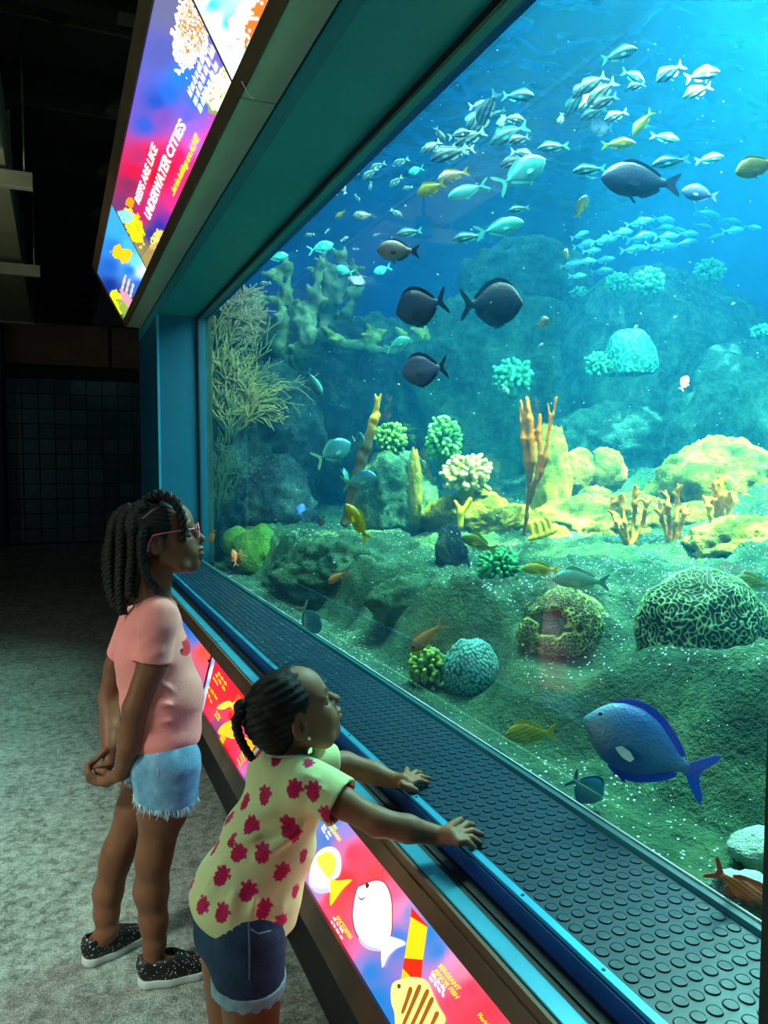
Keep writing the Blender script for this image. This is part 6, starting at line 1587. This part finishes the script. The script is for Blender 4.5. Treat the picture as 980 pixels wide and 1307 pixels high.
    for (a_, b_, A_, sg) in (((392, 1008, 1.41), (425, 1040, 1.37), .006, .007), ((386, 988, 1.42), (412, 996, 1.40), .005, .006), ((388, 998, 1.42), (420, 1012, 1.38), .005, .006)):
        fold(SR, PH(*a_), PH(*b_), A_, sg*1.2)
    X = S.grid(); nz_ = (.0055*fbm(X*np.array([11, 11, 15])+13, 2)).astype(np.float32); S.a += nz_; SR.a += nz_*.6; del X
    inner = S.a+.008
    q0 = PH(300, 1176, 1.45); hn = -ZV-.06*Rv+.10*DH
    d = _fld(S, lambda x, y, zz: (x-q0[0])*hn[0]+(y-q0[1])*hn[1]+(zz-q0[2])*hn[2])
    X = S.grid(); al = (X-q0)@f; S.a = np.maximum(S.a, (d+.010*np.cos(al*26+.6)).astype(np.float32)); del X, al
    iR = fit_sleeve(S, SR, PH(434, 1026, 1.41), PH(481, 1049, 1.385)-PH(398, 1000, 1.445), .0075); iL = fit_sleeve(S, SL, PH(424, 974, 1.648), le-ls, .0075)
    inner = np.minimum(inner, np.minimum(iR, iL))
    S.a = smin(S.a, SR.a, .008); S.a = smin(S.a, SL.a, .010)
    nk = PH(368, 962, 1.52)
    band = neck_rim(S, nk-.006*bz, nk+.08*bz, .041, .058, .0035, .0022)
    S.cap(nk-.006*bz, nk+.08*bz, .041, .058, .004, mode='x')
    S.a = np.maximum(S.a, -inner)
    V, Q = S.vf(); V = laplace(V, Q, 2, .5)
    me = pymesh('shirt', V, Q, True)
    nr = np.zeros(len(me.vertices)*3, dtype=np.float32); me.vertices.foreach_get('normal', nr); nr = nr.reshape(-1, 3)
    col = np.ones((len(V), 3))*lin('#e8eeac'); q = topx(V); vis = ((V-C0)*nr).sum(1) < 0
    vis = vis if vis.sum() > 100 else ~vis
    dep = (V-C0)@Fv; rg = random.Random(3)
    spots = [(415, 135), (567, 140), (362, 295), (485, 272), (575, 280), (640, 405), (300, 425), (475, 435), (520, 475), (243, 545), (345, 560), (205, 503), (555, 575), (172, 650), (455, 650), (295, 715), (520, 730), (80, 785), (172, 815), (375, 800), (450, 867), (110, 690), (410, 560)]
    cents = []
    for (x, y) in spots[:-2]:
        u_, v_ = 230+x/3.465, 930+y/3.465
        m = vis & ((q[:, 0]-u_)**2+(q[:, 1]-v_)**2 < 16)
        if m.any(): i_ = np.where(m)[0][np.argmin(dep[m])]; cents.append((V[i_], nr[i_], 1.0 if x not in (567, 415, 205, 555, 520) else .72))
    hid = np.where(~vis)[0]
    for k in range(90):
        i_ = hid[rg.randrange(len(hid))]
        if min(np.linalg.norm(V[i_]-c[0]) for c in cents) > .052: cents.append((V[i_], nr[i_], .9))
    for c, nn, k_ in cents:
        dd = V-c; m = (dd**2).sum(1) < .034**2
        e1 = np.cross(nn, bz); e1 /= np.linalg.norm(e1)+1e-9; e2 = np.cross(e1, nn); th = rg.uniform(-.6, .6)
        g1 = math.cos(th)*e1+math.sin(th)*e2; g2 = -math.sin(th)*e1+math.cos(th)*e2
        x_ = (dd@g1)/(.0138*k_); y_ = (dd@g2)/(.0138*k_); ang_ = np.arctan2(y_, x_); r_ = np.sqrt(x_**2+(y_*.88)**2)
        berry = m & (r_ < 1+.07*np.cos(ang_*9))
        crown = m & (y_ > .5) & (r_ < 1.15+.35*np.abs(np.cos(ang_*5)))
        dots = (np.sin(dd@g1*900)+np.sin(dd@g2*900) > .9)
        col[crown] = lin('#d8306a'); col[berry] = lin('#d8245e'); col[berry & dots] = lin('#a01844')
    setcol(me, col)
    a = N('pale_green_cotton_print'); at = a.n('Attribute', attribute_name='print'); v = a.coords()
    a.base(a.mix(.25, at.outputs['Color'], a.ramp(a.noise(v, 500, 2), [(.3, (.7, .7, .7)), (.7, (1.15, 1.15, 1.15))]), 'MULTIPLY')).set(.85, spec=.2, sheen=.15); a.bump(a.noise(v, 60, 4), .25, .006)
    sh = part('shirt', me, a.m, G)
    m_shs = simple('pale_green_trim', '#e4edb4', .8)
    child_of(part('neckband', band.mesh('neckband', True, 1), m_shs, G), sh)
    # bow on the far shoulder
    S = SDF(PH(405, 958, 1.50)-.05, PH(405, 958, 1.50)+.05, .002)
    cb = PH(404, 962, 1.53)
    S.ell(PH(407, 955, 1.53), (.006, .014, .022), 0, np.array([DH, Rv, ZV])); S.ell(PH(399, 970, 1.51), (.006, .010, .016), .004, np.array([DH, Rv, ZV]))
    child_of(part('sleeve_bow', S.mesh('sleeve_bow'), m_shs, G), sh)
    # gathered cap sleeve: small pleats at the seam
    for k in range(6):
        p0 = PH(384+k*1.6, 983+k*2.2, 1.432-.002*k); p1 = p0+.022*Rv-.012*ZV-.004*DH
        child_of(part('sleeve_pleat', tube_me('sleeve_pleat', [p0, (p0+p1)/2-.002*DH, p1], [.0014, .0026, .0008], 6), m_shs, G), sh)
    # shorts
    S = SDF((-.06, 1.05, .36), (.50, 1.74, .76), .0034)
    S.ell(PH(306, 1180, 1.49), (.092, .106, .08), 0, B)
    S.cap(PH(318, 1190, 1.425), PH(317, 1290, 1.425), .070, .067, .025); S.cap(PH(294, 1190, 1.555), PH(300, 1290, 1.555), .070, .066, .025)
    X = S.grid(); S.a += (.003*fbm(X*np.array([14, 14, 20])+28, 2)).astype(np.float32); del X
    inner = S.a+.0055; hp = PH(312, 1270, 1.40); hn = -ZV+.07*DH-.07*Rv; hn = hn/np.linalg.norm(hn)
    plane(S, hp, hn); plane(S, PH(310, 1130, 1.49), ZV); S.a = np.maximum(S.a, -inner)
    a = N('dark_blue_denim'); v = a.coords(); x_, y_, z_ = a.sep(v)
    nz = a.noise(v, 20, 4, .7); c = a.ramp(nz, [(.3, srgb('#16283f')), (.6, srgb('#25405f')), (.8, srgb('#3a5a7c'))])
    wv_ = a.math('SINE', a.math('MULTIPLY', a.math('ADD', a.math('ADD', x_, y_), z_), 2600)); c = a.mix(a.math('MULTIPLY_ADD', wv_, .07, .07), c, srgb('#7f98b0'))
    a.base(c).set(.85, spec=.2); a.bump(a.noise(v, 240, 3), .4, .003)
    V, Q = S.vf(); V = laplace(V, Q, 1); so = part('shorts', pymesh('shorts', V, Q, True), a.m, G)
    # turned pale hem with a scalloped edge
    S2 = SDF((-.06, 1.05, .36), (.50, 1.74, .56), .0034)
    S2.cap(PH(318, 1190, 1.425), PH(317, 1290, 1.425), .0735, .0705, 0); S2.cap(PH(294, 1190, 1.555), PH(300, 1290, 1.555), .0735, .0695, .025)
    inner = S2.a+.005; X = S2.grid(); hd = (X-hp)@hn; sc_ = .003*np.cos(((X-hp)@f)*260); S2.a = np.maximum(S2.a, (hd-.002+sc_).astype(np.float32)); S2.a = np.maximum(S2.a, (-hd-.024).astype(np.float32)); S2.a = np.maximum(S2.a, -inner); del X, hd
    child_of(part('turned_hem', S2.mesh('turned_hem'), simple('pale_denim_hem', '#8fb4c4', .9, 0, .25, 60, .4, 200), G), so)
    m_st = simple('denim_stitching', '#5a7896', .8)
    child_of(part('side_seam', tube_me('side_seam', [PH(317, 1178, 1.353), PH(318, 1215, 1.352), PH(318, 1250, 1.355)], .0016, 5), m_st, G), so)
    child_of(part('pocket_edge', tube_me('pocket_edge', [PH(320, 1186, 1.352), PH(330, 1192, 1.356), PH(345, 1188, 1.375)], .0018, 5), m_st, G), so)
    for hp_ in (hr, hl):
        an = np.array([hp_[0]-.012, hp_[1], 0]); shoe(G, an-f*.045, an+f*.125)
    # hair
    S = SDF(hc-.15, hc+.15, .0031)
    S.ell(T(-.012, 0, .026), s*np.array((.090, .074, .080)), 0, BH); S.ell(T(-.065, 0, .012), s*np.array((.048, .056, .060)), .02, BH); S.ell(T(-.06, 0, -.03), s*np.array((.035, .048, .04)), .02, BH)
    n_ = .80*BH[0]-.60*BH[2]
    d = _fld(S, lambda x, y, zz: (x-hc[0])*n_[0]+(y-hc[1])*n_[1]+(zz-hc[2])*n_[2]-s*.0045); S.a = np.maximum(S.a, d)
    d = _fld(S, lambda x, y, zz: -((x-hc[0])*BH[2][0]+(y-hc[1])*BH[2][1]+(zz-hc[2])*BH[2][2])-s*.070); S.a = np.maximum(S.a, d)
    for y in (-1, 1): S.ell(T(-.006, y*.072, -.014), s*np.array((.024, .022, .032)), .004, BH, mode='x')
    X = S.grid(); S.a += (.0014*np.sin(((X-hc)@BH[2])*420+((X-hc)@BH[1])*90)).astype(np.float32)+(.003*fbm(X*40+5, 2)).astype(np.float32); del X
    hair = part('hair', S.mesh('hair', True), m_hair, G)
    A_ = Acc(); rope(A_, [PH(*p) for p in ((308, 908, 1.47), (302, 918, 1.46), (304, 936, 1.46), (312, 954, 1.46), (322, 969, 1.46))], .0100, 3, .022)
    child_of(part('braid', A_.mesh('braid'), m_hair, G), hair)
    A_ = Acc(); A_.ball(PH(309, 903, 1.48), .017, 14, 10); child_of(part('hair_knot', A_.mesh('hair_knot'), m_hair, G), hair)
    A_ = Acc(); A_.ball(T(-.004, -.0745, -.040), .0034, 12, 8); part('ear_stud', A_.mesh('ear_stud'), simple('silver_stud', '#f4f4f0', .15, .8), G)
    return G
YNG = younger()
